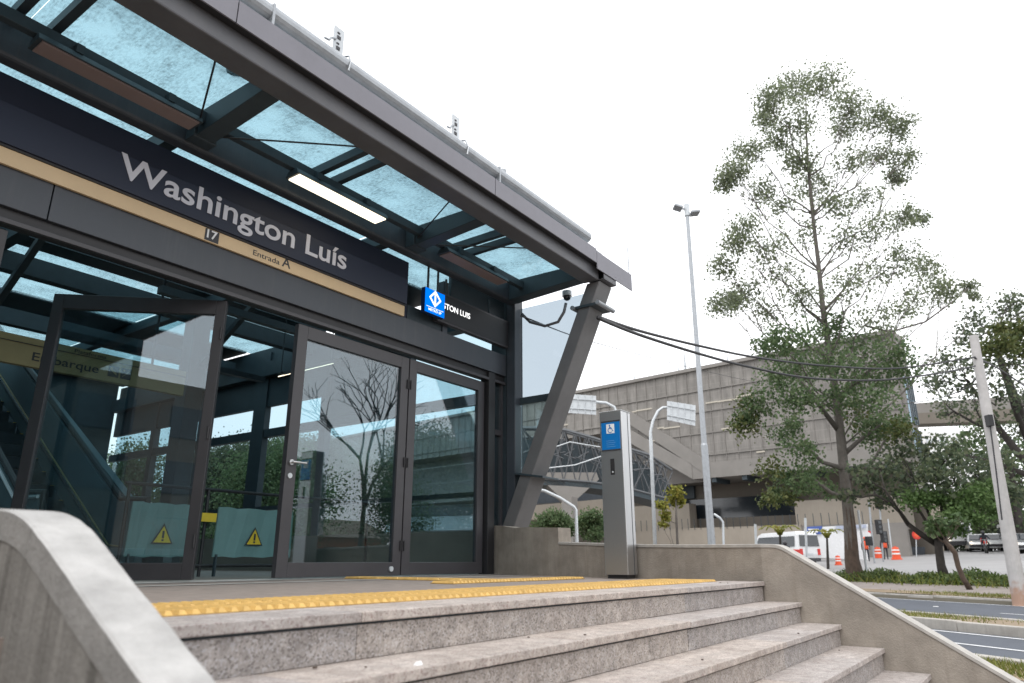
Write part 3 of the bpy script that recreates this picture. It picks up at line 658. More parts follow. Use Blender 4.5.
# hall: end wall glazed (X=8.35), columns, mullions, roof
HY1 = 18.5
b = MB(); b.box(8.56, 8.572, 6.45, HY1, .1, 4.3); build('hall_glass', b, M['glass_wall'], st)
for y in (8.3, 10.4, 12.4, 14.5, 16.5):
    b = MB(); wd = .2 if y == 12.4 else .09; b.box(8.42, 8.555, y-wd, y+wd, 0, 4.3); build('hall_post', b, M['dark'], st)
for z in (2.52, 1.1):
    b = MB(); b.box(8.44, 8.558, 6.46, HY1, z, z+.16 if z > 2 else z+.07); build('hall_rail', b, M['dark'], st)
b = MB(); b.box(8.3, 8.5, 6.45, HY1, 3.75, 4.05); build('hall_beam', b, M['dark'], st)
for x, y in ((6.0, 10.8), (2.2, 13.0), (5.6, 15.8), (-.5, 10.8)):
    b = MB(); b.box(x-.14, x+.14, y-.16, y+.16, 0, 4.2); build('hall_column', b, M['dark'], st, bevel=.008)
for y in (8.2, 10.8, 13.4, 16.0):
    b = MB(); b.box(-7.5, 8.35, y-.09, y+.09, 3.95, 4.22); build('roof_truss', b, M['dark'], st)
for x in (-6, -3, .05, 3.05, 6.05):
    b = MB(); b.box(x-.07, x+.07, 6.3, HY1, 4.23, 4.4); b.bar((x, 6.4, 3.3), (x, 8.2, 4.0), .08); b.bar((x, 10.7, 3.2), (x, 9.2, 4.1), .08); build('roof_rafter', b, M['dark'], st)
for a, e in ((-7.4, -3.01), (-2.99, .04), (.06, 3.04), (3.06, 6.04), (6.06, 8.62)):
    for y0, y1 in ((6.2, 7.6), (9.7, 10.6), (11.0, 13.2), (14.6, 18.2)):
        b = MB(); b.quad((a, y0, 4.47), (e, y0, 4.47), (e, y1, 4.47), (a, y1, 4.47)); build('roof_glass', b, M['glass_roof'], st)
b = MB()
for y0, y1 in ((7.6, 9.7), (10.6, 11.0), (13.2, 14.6), (18.2, HY1)): b.box(-7.5, 8.5, y0, y1, 4.45, 4.5)
build('roof_deck', b, M['dark'], st)
b = MB(); b.box(-7.6, -7.45, 6.3, HY1, 0, 4.5); b.box(-7.5, 8.4, HY1, HY1+.15, 0, 4.5); build('back_wall', b, M['dark'], st)
b = MB(); b.box(8.46, 8.55, 8.32, 10.3, 2.7, 4.4); b.box(8.46, 8.55, 10.5, HY1, 3.15, 4.4); build('upper_panel', b, M['dark'], st)
b = MB(); b.box(8.4, 8.55, 6.46, HY1, 0, .6); build('low_wall', b, M['brownwall'], st)
for y in (8.6, 11.6):
    b = MB(); b.box(4.2, 7.9, y-.06, y+.06, 3.45, 3.55); build('cable_tray', b, M['dark'], st)

# ---- station name sign
sg = thing('station_sign', 'long navy station name sign over the doors with tan stripe', 'sign', (3, 6.2, 3.2))
b = MB(); b.box(-7.5, 6.17, 6.13, 6.24, 3.355, 3.70); build('name_board', b, M['navy'], sg, bevel=.004)
b = MB(); b.box(-7.5, 6.17, 6.15, 6.235, 3.335, 3.354); build('board_edge', b, M['black'], sg)
b = MB(); b.box(-7.5, 6.165, 6.165, 6.195, 3.195, 3.334); build('stripe_board', b, M['tan'], sg, bevel=.002)
SX = Vector((1, 0, 0)); SZ = Vector((0, 0, 1))
YB = 6.13
pW = at(124, 178, Y=YB); pS = at(347.5, 271, Y=YB)
text_mesh('lettering', 'Washington Luís', (pW.x-.06, YB-.001, 3.475), SX, SZ, height=.245, width=pS.x-pW.x+.03, m=M['letter'], parent=sg, offset=.014, extrude=.006)
YS = 6.165
p17 = at(204, 240, Y=YS)
b = MB(); b.box(p17.x, p17.x+.15, YS-.003, YS, 3.205, 3.328); build('line_number_box', b, M['charcoal'], sg)
text_mesh('line_number', '17', (p17.x+.02, YS-.0035, 3.235), SX, SZ, height=.09, width=.11, m=M['white'], parent=sg, offset=.02, extrude=.002)
pe = at(252, 262, Y=YS)
text_mesh('entrance_text', 'Entrada', (pe.x, YS-.0005, 3.238), SX, SZ, height=.062, width=.33, m=M['charcoal'], parent=sg, offset=.004, extrude=.002)
text_mesh('entrance_letter', 'A', (pe.x+.36, YS-.0005, 3.238), SX, SZ, height=.115, m=M['charcoal'], parent=sg, offset=.012, extrude=.002)

b = MB(); b.box(-7.5, 6.30, 6.26, 6.31, 3.21, 4.02); build('backing_panel', b, M['navy'], sg)
# ---- LED display and blue lit sign
led = thing('led_display', 'black scrolling display with white dotted letters beside the blue sign', 'display', (7.6, 6.15, 3.55))
b = MB(); b.box(6.78, 8.43, 6.15, 6.235, 3.31, 3.75); build('display_case', b, M['frame'], led, bevel=.006)
b = MB(); b.box(6.8, 8.41, 6.145, 6.149, 3.34, 3.72); build('display_face', b, M['black'], led)
text_mesh('display_text', 'GTON LUIS', (6.86, 6.144, 3.52), SX, SZ, height=.085, width=.62, m=M['whitelit'], parent=led, offset=.014, extrude=.001)
for x in (7.0, 8.0):
    b = MB(); b.tube([(x, 6.2, 3.77), (x, 6.2, 3.99)], .018, 8); build('display_hanger', b, M['dark'], led)
bs = thing('metro_sign', 'glowing blue square sign with white double arrow emblem', 'sign', (6.7, 6.08, 3.55))
BY = 6.05; bx0, bx1, bz0, bz1 = at(425, 300, Y=BY).x, at(445, 300, Y=BY).x, 3.32, 3.665
b = MB(); b.box(bx0, bx1, BY+.004, BY+.07, bz0, bz1); lb_ = build('light_box', b, mat('sign_case_blue', (.01, .03, .12), .4), bs)
b = MB(); b.box(bx0+.004, bx1-.004, BY, BY+.003, bz0+.004, bz1-.004); build('lit_face', b, M['bluelit'], lb_)
b = MB(); b.tube([(bx0+.1, BY+.05, bz1), (bx0+.1, BY+.05, 3.99)], .016, 8); b.tube([(bx1-.1, BY+.05, bz1), (bx1-.1, BY+.05, 3.99)], .016, 8); build('sign_hanger', b, M['dark'], bs)
cx, cz = (bx0+bx1)/2, bz0+.225; dm = MB(); yy = BY-.004
def dia(r): return [Vector((cx-r, yy, cz)), Vector((cx, yy, cz-r)), Vector((cx+r, yy, cz)), Vector((cx, yy, cz+r))]
o_, i_ = dia(.120), dia(.084)
for k in range(4): dm.prism([o_[k], o_[(k+1) % 4], i_[(k+1) % 4], i_[k]], (0, .003, 0))
dm.box(cx-.014, cx+.014, yy, yy+.003, cz-.075, cz+.075)
build('emblem', dm, M['whitelit'], bs)
b = MB(); b.box(bx0+.03, bx1-.03, yy, yy+.003, bz0+.085, bz0+.09); build('emblem_line', b, M['whitelit'], bs)
text_mesh('sign_text', 'METRÔ SP', (bx0+.07, yy, bz0+.035), SX, SZ, height=.034, width=bx1-bx0-.14, m=M['whitelit'], parent=bs, offset=.01, extrude=.001)

# ---- canopy lamps
def lamp_fixture(xa, xb, lit, label, grp='linear lamps under the canopy'):
    t = thing('canopy_lamp', label, 'lamp', ((xa+xb)/2, 5.68, 4.05), grp)
    b = MB(); b.hexa([(xa, 5.61, 4.05), (xb, 5.61, 4.05), (xb, 5.83, 4.05), (xa, 5.83, 4.05), (xa, 5.65, 4.12), (xb, 5.65, 4.12), (xb, 5.79, 4.12), (xa, 5.79, 4.12)]); build('housing', b, M['dark'], t, bevel=.006)
    b = MB(); b.box(xa+.03, xb-.03, 5.63, 5.81, 4.036, 4.052); build('diffuser', b, M['lamp'] if lit else M['lampoff'], t, bevel=.003)
    for x in (xa+.3, xb-.3):
        b = MB(); b.box(x-.03, x+.03, 5.64, 5.8, 4.12, 4.2); build('bracket', b, M['dark'], t)
    return t
lamp_fixture(1.52, 2.90, False, 'unlit brown lamp strip high at the left of the canopy')
lamp_fixture(3.97, 5.28, True, 'glowing white lamp strip above the station name')
lamp_fixture(6.38, 7.72, False, 'unlit lamp strip nearest the corner, above the display')
# hall lamp seen through the open door
t = thing('hall_lamp', 'lit linear lamp inside the hall seen through the door', 'lamp', (6.0, 8.0, 3.0))
pa, pb = at(281, 374, Y=8.6), at(331, 362, Y=8.6)
b = MB(); b.bar(pa, pb+Vector((0, .0, 0)), .16, .05); build('housing', b, M['dark'], t)
b = MB(); b.bar(pa-Vector((0, 0, .03)), pb-Vector((0, 0, .03)), .13, .012); build('diffuser', b, M['lamp'], t)
b = MB(); b.tube([pa, (pa.x, pa.y, 4.2)], .008, 6); b.tube([pb, (pb.x, pb.y, 4.2)], .008, 6); build('hanger', b, M['dark'], t)

# ---- dome camera
pc = at(566, 292, depth=at(566, 292, Y=5.35).dot(Vector(_H))); pc = at(567, 297, Y=5.2)
t = thing('dome_camera', 'small round dome security camera under the canopy end', 'camera', pc)
b = MB(); b.disc(pc+Vector((0, 0, .05)), (0, 0, 1), .075, .08, 16); b.tube([pc+Vector((0, 0, .08)), (pc.x, pc.y, 4.06)], .025, 8); build('housing', b, M['galv_lt'], t, smooth=False)
b = MB(); b.sphere(pc, .06, 14, 8); build('dome', b, M['window'], t, smooth=True)
# flexible conduit at the corner
pts = [at(x, y, X=8.30) for x, y in ((522, 314), (530, 322), (545, 326), (558, 322), (564, 312), (566, 303))]
b = MB(); b.tube(pts, .022, 8); tag(build('conduit', b, M['steel_lt'], smooth=True), 'grey flexible conduit looping below the canopy corner', 'conduit')

# ---- hall interior
HX = 8.0
hs = thing('hanging_sign', 'tan hanging boarding sign with pictograms inside the hall', 'sign', (3, 8.9, 2.4))
b = MB(); b.box(.9, 4.85, 8.86, 8.94, 2.26, 2.59); build('sign_panel', b, M['olive_sign'], hs, bevel=.004)
b = MB(); b.box(.9, 4.85, 8.85, 8.858, 2.505, 2.512); build('dividing_line', b, M['charcoal'], hs)
pe_ = at(50, 370, Y=8.85)
text_mesh('sign_text', 'Embarque', (pe_.x-.2, 8.857, 2.335), SX, SZ, height=.10, width=.72, m=M['charcoal'], parent=hs, offset=.008, extrude=.003)
text_mesh('sign_small_text', 'Plataforma', (pe_.x+.22, 8.857, 2.525), SX, SZ, height=.045, width=.36, m=M['charcoal'], parent=hs, offset=.004, extrude=.003)
for i in range(2):
    x = pe_.x+.63+i*.15; b = MB(); b.box(x, x+.125, 8.852, 8.858, 2.325, 2.46); o = build('pictogram', b, M['charcoal'], hs)
    b = MB(); b.bar((x+.02, 8.85, 2.35), (x+.105, 8.85, 2.435), .004, .02, up=(0, 1, 0)) if i else b.bar((x+.02, 8.85, 2.42), (x+.1, 8.85, 2.36), .004, .02); b.disc((x+.035, 8.85, 2.43), (0, 1, 0), .012, .003, 8); build('pictogram_figure', b, M['olive_sign'], o)
for x in (1.3, 4.4):
    b = MB(); b.tube([(x, 8.9, 2.59), (x, 8.9, 4.0)], .015, 6); build('sign_hanger', b, M['dark'], hs)
# escalator rising into the hall
es = thing('escalator', 'dark escalator with yellow-edged steps rising inside the hall', 'escalator', (4.2, 10, 0))
ey0, ey1 = 10.2, 17.0; sl = math.tan(math.radians(31))
for x in (3.62, 4.86):
    b = MB(); b.prism([(x, 9.5, .02), (x, ey0, .02), (x, ey1, (ey1-ey0)*sl), (x, ey1, (ey1-ey0)*sl+.95), (x, ey0, .95), (x, 9.5, .93)], (.10, 0, 0)); build('balustrade', b, M['esc'], es)
    b = MB(); b.tube([(x+.05, 9.6, .55), (x+.05, 9.44, .7), (x+.05, 9.48, .95), (x+.05, ey0, 1.0), (x+.05, ey1, (ey1-ey0)*sl+1.0)], .04, 8); build('handrail', b, M['black'], es)
    b = MB(); b.prism([(x-.03, 9.55, .015), (x-.03, ey0, .3), (x-.03, ey1, (ey1-ey0)*sl+.3), (x-.03, ey1, (ey1-ey0)*sl+.33), (x-.03, ey0, .33), (x-.03, 9.55, .045)], (.16, 0, 0)); build('skirt_trim', b, M['inox'], es)
for x in (3.2, 5.3):
    b = MB(); b.prism([(x, 10.4, .02), (x, ey1, (ey1-ey0)*sl-.1), (x, ey1, (ey1-ey0)*sl+.5), (x, 9.6, .35), (x, 9.6, .02)], (.12, 0, 0)); build('side_cladding', b, M['esc'], es)
for x in (3.67, 4.91):
    b = MB(); b.tube([(x+(.06 if x > 4 else -.06), 9.5, .9), (x+(.06 if x > 4 else -.06), ey0, .92), (x+(.06 if x > 4 else -.06), ey1, (ey1-ey0)*sl+.92)], .022, 6); build('trim_rail', b, M['galv_lt'], es)
for x in (3.745, 4.835):
    b = MB(); b.tube([(x, ey0-.3, .36), (x, ey0, .38), (x, ey1, (ey1-ey0)*sl+.38)], .011, 6); build('yellow_edge', b, M['olive_sign'], es)
stp = MB(); ed = MB()
for k in range(17):
    y = ey0+k*.4; z = k*.4*sl; stp.box(3.74, 4.84, y, y+.42, z-.1, z+.08); ed.box(3.745, 3.79, y-.002, y+.42, z+.081, z+.085); ed.box(4.79, 4.835, y-.002, y+.42, z+.081, z+.085)
s_o = build('steps', stp, M['dark'], es); build('step_edge', ed, M['yellowsign'], s_o)
b = MB(); b.box(3.5, 5.1, 9.2, ey0, .001, .03); build('landing_plate', b, M['inox'], es)
# handrail with teal boards
rl = thing('guard_rail', 'dark tubular guard rail standing inside the hall', 'railing', (5.2, 8.06, 0))
b = MB()
for z in (1.0, .12): b.tube([(3.9, 8.06, z), (7.6, 8.06, z)], .02, 8)
build('rail', b, M['black'], rl)
for x in (3.95, 4.9, 6.1, 7.5):
    b = MB(); b.tube([(x, 8.06, 0), (x, 8.06, 1.0)], .02, 8); build('post', b, M['black'], rl)
def board(xa, xb, label):
    t = thing('barrier_board', label, 'barrier', ((xa+xb)/2, 8.0, 0), 'teal barrier boards in the hall')
    b = MB(); n_ = 8; P = []
    for z in (.22, .80):
        P += [(xa+(xb-xa)*i/n_, 8.0+.012*math.sin(i*1.9+z*5), z+.008*math.sin(i*2.3)) for i in range(n_+1)]
    m_ = n_+1; Q = P+[(x, y+.02, z) for x, y, z in P]
    b.add(Q, [(i, i+1, m_+i+1, m_+i) for i in range(n_)]+[(2*m_+i+1, 2*m_+i, 3*m_+i, 3*m_+i+1) for i in range(n_)]+[(m_+i, m_+i+1, 3*m_+i+1, 3*m_+i) for i in range(n_)]+[(2*m_+i, 2*m_+i+1, i+1, i) for i in range(n_)])
    build('board', b, M['teal'], t)
    cx_ = xa+(xb-xa)*.48
    b = MB(); b.prism([(cx_-.125, 7.985, .36), (cx_+.125, 7.985, .36), (cx_, 7.985, .58)], (0, -.003, 0)); o = build('warning_sign', b, M['charcoal'], t)
    b = MB(); b.prism([(cx_-.1, 7.981, .372), (cx_+.1, 7.981, .372), (cx_, 7.981, .55)], (0, -.002, 0)); build('sign_face', b, M['yellowsign'], o)
    b = MB(); b.box(cx_-.012, cx_+.012, 7.975, 7.978, .42, .5); b.box(cx_-.012, cx_+.012, 7.975, 7.978, .388, .408); build('exclamation_mark', b, M['charcoal'], o)
    for x in (xa+.03, xb-.05): b = MB(); b.box(x, x+.02, 7.985, 8.03, 0, .25); build('leg', b, M['dark'], t)
    return t
board(5.02, 6.12, 'teal barrier board with yellow warning triangle seen through open door'); board(3.98, 4.78, 'teal barrier board dimmed behind the swung glass door')
b = MB(); b.box(4.80, 4.99, 7.97, 7.99, .62, .72); tag(build('notice', b, M['yellowsign'], loc=(4.9, 7.98, .6)), 'small orange-yellow notice on the rail between teal boards', 'notice')

# ================================================================== INFO PILLAR
kp = at(604.5, 577, X=6.98); kx0, kx1 = 6.98, 7.2
def onk(x, y): return at(x, y, X=kx0)
ya, yb = onk(625, 500).y, onk(602.5, 500).y
ky0, ky1 = ya, yb
ztop = onk(622, 410).z; zb = .035
ks = thing('info_pillar', 'slim stainless steel assistance pillar with blue accessibility panel', 'pillar', ((kx0+kx1)/2, (ky0+ky1)/2, 0))
b = MB(); b.box(kx0, kx1, ky0, ky1, zb, ztop); build('casing', b, M['inox'], ks, bevel=.006)
b = MB(); b.box(kx0+.02, kx1-.02, ky0+.02, ky1-.02, 0, zb); build('plinth', b, M['black'], ks)
b = MB(); b.box(kx0-.004, kx1+.004, ky0-.004, ky1+.004, ztop, ztop+.008); build('top_cap', b, M['galv_lt'], ks, bevel=.003)
for dy in (.15,):
    b = MB(); b.box(kx0+dy-.004, kx0+dy+.004, ky0-.0025, ky0, zb, ztop-.005); build('seam', b, M['steel'], ks)
q0, q1 = onk(603, 422).z, onk(603, 451).z; L0, L1 = ky1-.022, ky0+.022
b = MB(); b.box(kx0-.008, kx0, L1, L0, q1, q0); pan = build('blue_panel', b, M['blue'], ks, bevel=.003)
b = MB(); b.box(kx0-.009, kx0-.0005, L1-.002, L0+.002, q0-.014, q0+.004); b.box(kx0-.009, kx0-.0005, L1-.002, L0+.002, q1-.004, q1+.008); build('panel_clip', b, M['charcoal'], pan)
s0, sh = q0-.035, .105; yc = (L0+L1)/2+.0
b = MB(); b.box(kx0-.0095, kx0-.008, yc-.05, yc+.05, s0-sh, s0); ic = build('accessibility_symbol', b, M['white'], pan)
# wheelchair pictogram (drawn mirrored in Y because the face looks towards -X)
w_ = MB(); X_ = kx0-.0105
def P_(u, v): return Vector((X_, yc-u, s0-sh+v))
w_.disc(P_(-.008, .088), (1, 0, 0), .009, .002, 12)
for (a, e) in (((-.008, .08), (-.004, .052)), ((-.004, .052), (.018, .052)), ((.018, .052), (.028, .026)), ((.028, .026), (.038, .028)), ((-.006, .066), (.014, .066))): w_.bar(P_(*a), P_(*e), .008, .002, up=(1, 0, 0))
for i in range(10):
    a0, a1 = math.radians(95+i*22), math.radians(95+(i+1)*22); w_.bar(P_(-.002+.027*math.cos(a0), .036+.027*math.sin(a0)), P_(-.002+.027*math.cos(a1), .036+.027*math.sin(a1)), .007, .002, up=(1, 0, 0))
build('wheelchair_figure', w_, M['blue'], ic)
tx = MB()
for k in range(4): tx.box(kx0-.0092, kx0-.008, yc-.055+.012*(k % 2), yc+.055, q1+.035+k*.022, q1+.041+k*.022)
build('panel_text', tx, mat('panel_pale_print', (.1, .3, .6), .5), pan)
zs0, zs1 = onk(610, 475).z, onk(610, 459).z
b = MB(); b.box(kx0-.003, kx0+.004, yc-.03, yc+.02, zs0, zs1); sl_ = build('intercom_slot', b, M['black'], ks)
b = MB(); b.disc((kx0-.006, yc-.008, zs0+.03), (1, 0, 0), .01, .006, 10); build('call_button', b, M['galv_lt'], sl_)

# ================================================================== STREET FURNITURE
def pole_z(pt): return gz(pt)
# lamp post on the median
b0 = on_ground(712.6, 21.5); b0.z = -.92
tp_ = at(687, 212, depth=21.5)
lp = thing('street_lamp', 'tall thin grey lamp post with two floodlights on top', 'lamp post', b0)
b = MB(); b.tube([b0, b0+(tp_-b0)*.36, b0+(tp_-b0)*.365, tp_], [.115, .105, .085, .06], 12); build('pole', b, M['galv'], lp, smooth=False)
b = MB(); b.tube([tp_+Vector((0, 0, -.15)), tp_+Vector((0, 0, .28))], .09, 10); build('pole_top', b, M['galv_lt'], lp)
rr_ = Vector(_R)
for sgn, dz, ln in ((-1, .16, .30), (1, -.04, .26)):
    hb = tp_+rr_*(sgn*ln)+Vector((0, 0, dz)); h = MB()
    ax = (rr_*sgn+Vector((0, 0, .35 if sgn < 0 else .1))).normalized(); ay = Vector(_H); az = ax.cross(ay)
    h.obox(hb, ax, ay, az, .15, .18, .05); o = build('floodlight', h, M['galv'], lp, bevel=.03)
    h = MB(); h.bar(tp_+Vector((0, 0, dz-.06)), hb, .05); build('arm', h, M['galv'], o)
# utility pole
def stained_pole():
    m = mat('pole_concrete', (.44, .425, .415), .85, var=.15, scale=3, detail=9, streak=.2); t = m.node_tree; L = t.links.new; b_ = t.nodes['Principled BSDF']
    src = b_.inputs['Base Color'].links[0].from_socket; co = t.nodes.new('ShaderNodeTexCoord'); sp = t.nodes.new('ShaderNodeSeparateXYZ'); L(co.outputs['Object'], sp.inputs[0])
    n = t.nodes.new('ShaderNodeTexNoise'); n.inputs['Scale'].default_value = 6; n.inputs['Detail'].default_value = 8; L(co.outputs['Object'], n.inputs['Vector'])
    a = t.nodes.new('ShaderNodeMath'); a.operation = 'MULTIPLY_ADD'; a.inputs[1].default_value = .9; L(n.outputs[0], a.inputs[0]); L(sp.outputs[2], a.inputs[2])
    r = t.nodes.new('ShaderNodeMapRange'); r.inputs[1].default_value = .75; r.inputs[2].default_value = 1.15; r.inputs[3].default_value = .75; r.inputs[4].default_value = 0; L(a.outputs[0], r.inputs[0])
    k = t.nodes.new('ShaderNodeMix'); k.data_type = 'RGBA'; L(r.outputs[0], k.inputs[0]); L(src, k.inputs[6]); k.inputs[7].default_value = (.36, .19, .11, 1); L(k.outputs[2], b_.inputs['Base Color']); return m
ub = Vector((25.35, .98, -.9)); ub = on_ground(1012, 20.9); ut = at(973.5, 336, depth=21.2)
up_ = thing('utility_pole', 'pale concrete utility pole with orange-stained foot', 'utility pole', ub)
b = MB(); b.tube([ub-Vector((0, 0, .15)), ub+(ut-ub)*.12, ub+(ut-ub)*.5, ut], [.21, .19, .16, .125], 14); build('pole', b, M['galv_lt'] if False else stained_pole(), up_, smooth=False)
b = MB(); pb_ = at(990, 424, depth=20.9); b.obox(pb_+Vector((0, 0, .1)), Vector(_R), Vector(_H), (0, 0, 1), .07, .1, .17); build('junction_box', b, M['black'], up_, bevel=.01)
b = MB(); b.tube([pb_, at(996, 470, depth=20.75), at(1002, 520, depth=20.7)], .02, 6); build('down_cable', b, M['cable'], up_)
# cables from the station to the pole and beyond
def cable(name, pts, r, label, cat='cable', grp=None):
    P = [Vector(p) for p in pts]; out_ = []
    for i in range(len(P)-1):
        p0, p1, p2, p3 = P[max(i-1, 0)], P[i], P[i+1], P[min(i+2, len(P)-1)]
        for k in range(8):
            u = k/8; out_.append(.5*((2*p1)+(p2-p0)*u+(2*p0-5*p1+4*p2-p3)*u*u+(3*p1-p0-3*p2+p3)*u**3))
    out_.append(P[-1]); b_ = MB(); b_.tube(out_, r, 6)
    return tag(build(name, b_, M['cable'], smooth=True), label, cat, grp)
def cpts(lst, d0, d1): n_ = len(lst); return [at(x, y, depth=d0+(d1-d0)*(i/(n_-1))) for i, (x, y) in enumerate(lst)]
cable('cable_bundle', cpts([(598, 317), (640, 331), (700, 346), (760, 358), (830, 366), (900, 368), (975, 357)], 9.2, 21), .025, 'upper thick black cable running from canopy to utility pole')
cable('cable_bundle', cpts([(598, 318), (640, 335), (700, 354), (750, 367), (810, 378), (880, 380), (940, 373), (975, 366)], 9.2, 21), .026, 'lower thick black cable sagging from canopy to utility pole')
cable('overhead_wire', cpts([(975, 358), (990, 364), (1010, 376), (1060, 410)], 21, 27), .03, 'black cable continuing right of the utility pole')
cable('overhead_wire', cpts([(521, 316), (600, 344), (700, 370), (760, 383)], 9.4, 50), .012, 'thin grey wire from canopy corner towards the concrete building')
cable('overhead_wire', cpts([(975, 384), (940, 398), (900, 404), (860, 405), (780, 395)], 21, 60), .02, 'thin black wire between utility pole and concrete building')

# road signs seen from behind
def road_sign(base_x, depth, post, arm, panel, label):
    bpt = on_ground(base_x, depth); P = [bpt]+[at(x, y, depth=depth) for x, y in post]
    t = thing('road_sign', label, 'road sign', bpt, 'overhead road signs seen from behind')
    b_ = MB(); b_.tube(P, [.07]*2+[.055]*(len(P)-2), 10); build('mast', b_, M['galv_lt'], t, smooth=True)
    q = [at(x, y, depth=depth-.18) for x, y in panel]; b_ = MB(); b_.prism(q, Vector(_H)*-.03); pnl = build('sign_panel', b_, M['galv_lt'], t)
    rb_ = MB(); a0, a1, a2, a3 = q
    for u in (.15, .38, .62, .85): rb_.bar(a0.lerp(a1, u)-Vector(_H)*.05, a3.lerp(a2, u)-Vector(_H)*.05, .03, .03)
    for u in (.25, .75): rb_.bar(a0.lerp(a3, u)-Vector(_H)*.06, a1.lerp(a2, u)-Vector(_H)*.06, .03, .03)
    build('stiffener', rb_, M['galv_lt'], pnl)
    return t
road_sign(655, 27, [(650.8, 440), (650.5, 432), (653, 421), (658, 411), (663, 407.5), (672, 407.5), (694, 415)], None, [(667, 401), (695.5, 405.5), (695, 426), (667, 420)], 'bent grey mast with sign back, right of the info pillar')
road_sign(633, 24, [(628, 470), (622, 430), (619, 420), (614, 407), (606, 403), (595, 402), (570, 402)], None, [(567, 394), (596, 396), (596, 415), (567, 413)], 'grey mast with sign back, hidden behind the info pillar')
# short curved handrail post beyond the wall
def curved_post(x, y0, pts, depth, r, label):
    b_ = MB(); b_.tube([on_ground(x, depth)]+[at(a, c_, depth=depth) for a, c_ in pts], r, 8); return tag(build('bent_post', b_, M['galv_lt'], smooth=True), label, 'post')
curved_post(578.5, 540, [(577, 540), (576, 510), (574, 507), (560, 498), (545, 491), (540, 490)], 16, .035, 'pale bent pipe post beyond the parapet near the leaning column')
curved_post(723.5, 545, [(723.5, 540), (723, 522), (720, 518), (714, 514)], 30, .05, 'small pale bent post right of the tall lamp post')
for px, top, dep, lab in ((756, 524, 40, 'short pale bollard post left of the white van'), (806, 518, 44, 'pale thin post in front of the hoarding')):
    g0 = on_ground(px, dep); b_ = MB(); b_.tube([g0, at(px-.8, top, depth=dep)], .07, 8); tag(build('post', b_, M['galv_lt']), lab, 'post')

# ================================================================== BIG CONCRETE BUILDING
FD = Vector((.118, .993, 0)); FN = Vector((.993, -.118, 0)); FP = Vector((69.6, 28.3, 0))
def onf(x, y, off=0.): return at(x, y, plane=(tuple(FP+FN*off), tuple(FN)))
def fs(p): return (Vector(p)-FP).dot(FD)
zt = onf(692.5, 371.7).z; zbot = onf(697, 479).z
s_right = fs(onf(901, 400)); s_cut = fs(onf(694, 479)); pcut = onf(612, 432); s_c2, z_c2 = fs(pcut), pcut.z
bb = thing('concrete_building', 'massive precast concrete station building on a slope across the avenue', 'building', FP+Vector((10, 10, .5)))
def fpt(s, z, off=0.): v = FP+FD*s+FN*off; return Vector((v.x, v.y, z))
S_L = 95
poly = [(s_right, zt), (s_right, zbot), (s_cut, zbot), (s_c2, z_c2), (S_L, z_c2), (S_L, zt)]
b = MB(); b.prism([fpt(s, z) for s, z in poly], FN*3.0); fac = build('facade', b, M['panelc'], bb)
me = fac.data; uv = me.uv_layers.new(name='UVMap'); og = origin_of(fac)
for lp_ in me.loops:
    v = Vector(me.vertices[lp_.vertex_index].co)+og; uv.data[lp_.index].uv = (fs(v)+100, v.z-zbot+.02)
b = MB()
for s0_, s1_ in ((s_right-.2, S_L),): b.prism([fpt(s0_, zt, -.3), fpt(s1_, zt, -.3), fpt(s1_, zt+.35, -.3), fpt(s0_, zt+.35, -.3)], FN*3.3)
build('roof_edge', b, M['soffit'], bb)
b = MB(); b.prism([fpt(s_right+10, zbot, 3.02), fpt(S_L, zbot, 3.02), fpt(S_L, zt-.6, 3.02), fpt(s_right+10, zt-.6, 3.02)], FN*15); build('rear_block', b, M['soffit'], bb)
b = MB()
for k in range(14):
    s = s_right+4+k*5.6; p = fpt(s, zt+.35, 0); b.tube([p, p+Vector((0, 0, .5))], .06, 6)
build('roof_stub', b, M['galv'], bb)
# raised ribs: vertical fins and horizontal ledges
b = MB(); nrow = 5; dzr = (zt-zbot)/nrow
for k in range(1, nrow):
    z = zbot+k*dzr; b.prism([fpt(s_right, z, -.12), fpt(S_L, z, -.12), fpt(S_L, z+.1, -.12), fpt(s_right, z+.1, -.12)], FN*.11)
build('ledge', b, M['soffit'], bb)
b = MB()
for k in range(76):
    s = s_right+1.2+k*1.25
    z0_ = zbot if s < s_cut else (zbot+(s-s_cut)/(s_c2-s_cut)*(z_c2-zbot) if s < s_c2 else z_c2)
    b.prism([fpt(s, z0_, -.1), fpt(s+.05, z0_, -.1), fpt(s+.05, zt, -.1), fpt(s, zt, -.1)], FN*.099)
build('fin', b, M['soffit'], bb)
for (px, py, wd) in ((636, 412, 2.2), (652, 409, 2), (733, 400, 1.6), (718, 402, 1.3), (741, 399, 1.2), (664, 428, 1.2), (672, 428, 1.0), (680, 427, .9), (735, 428, 1.4), (655, 441, .7), (760, 430, 1.5), (752, 395, 1.6), (800, 425, 1.4), (765, 452, .8), (568, 425, 2.0)):
    p = onf(px, py); s = fs(p); b = MB(); b.prism([fpt(s, p.z, -.13), fpt(s+wd, p.z, -.13), fpt(s+wd, p.z+.11, -.13), fpt(s, p.z+.11, -.13)], FN*.12); build('lit_slit', b, M['slit'], bb)
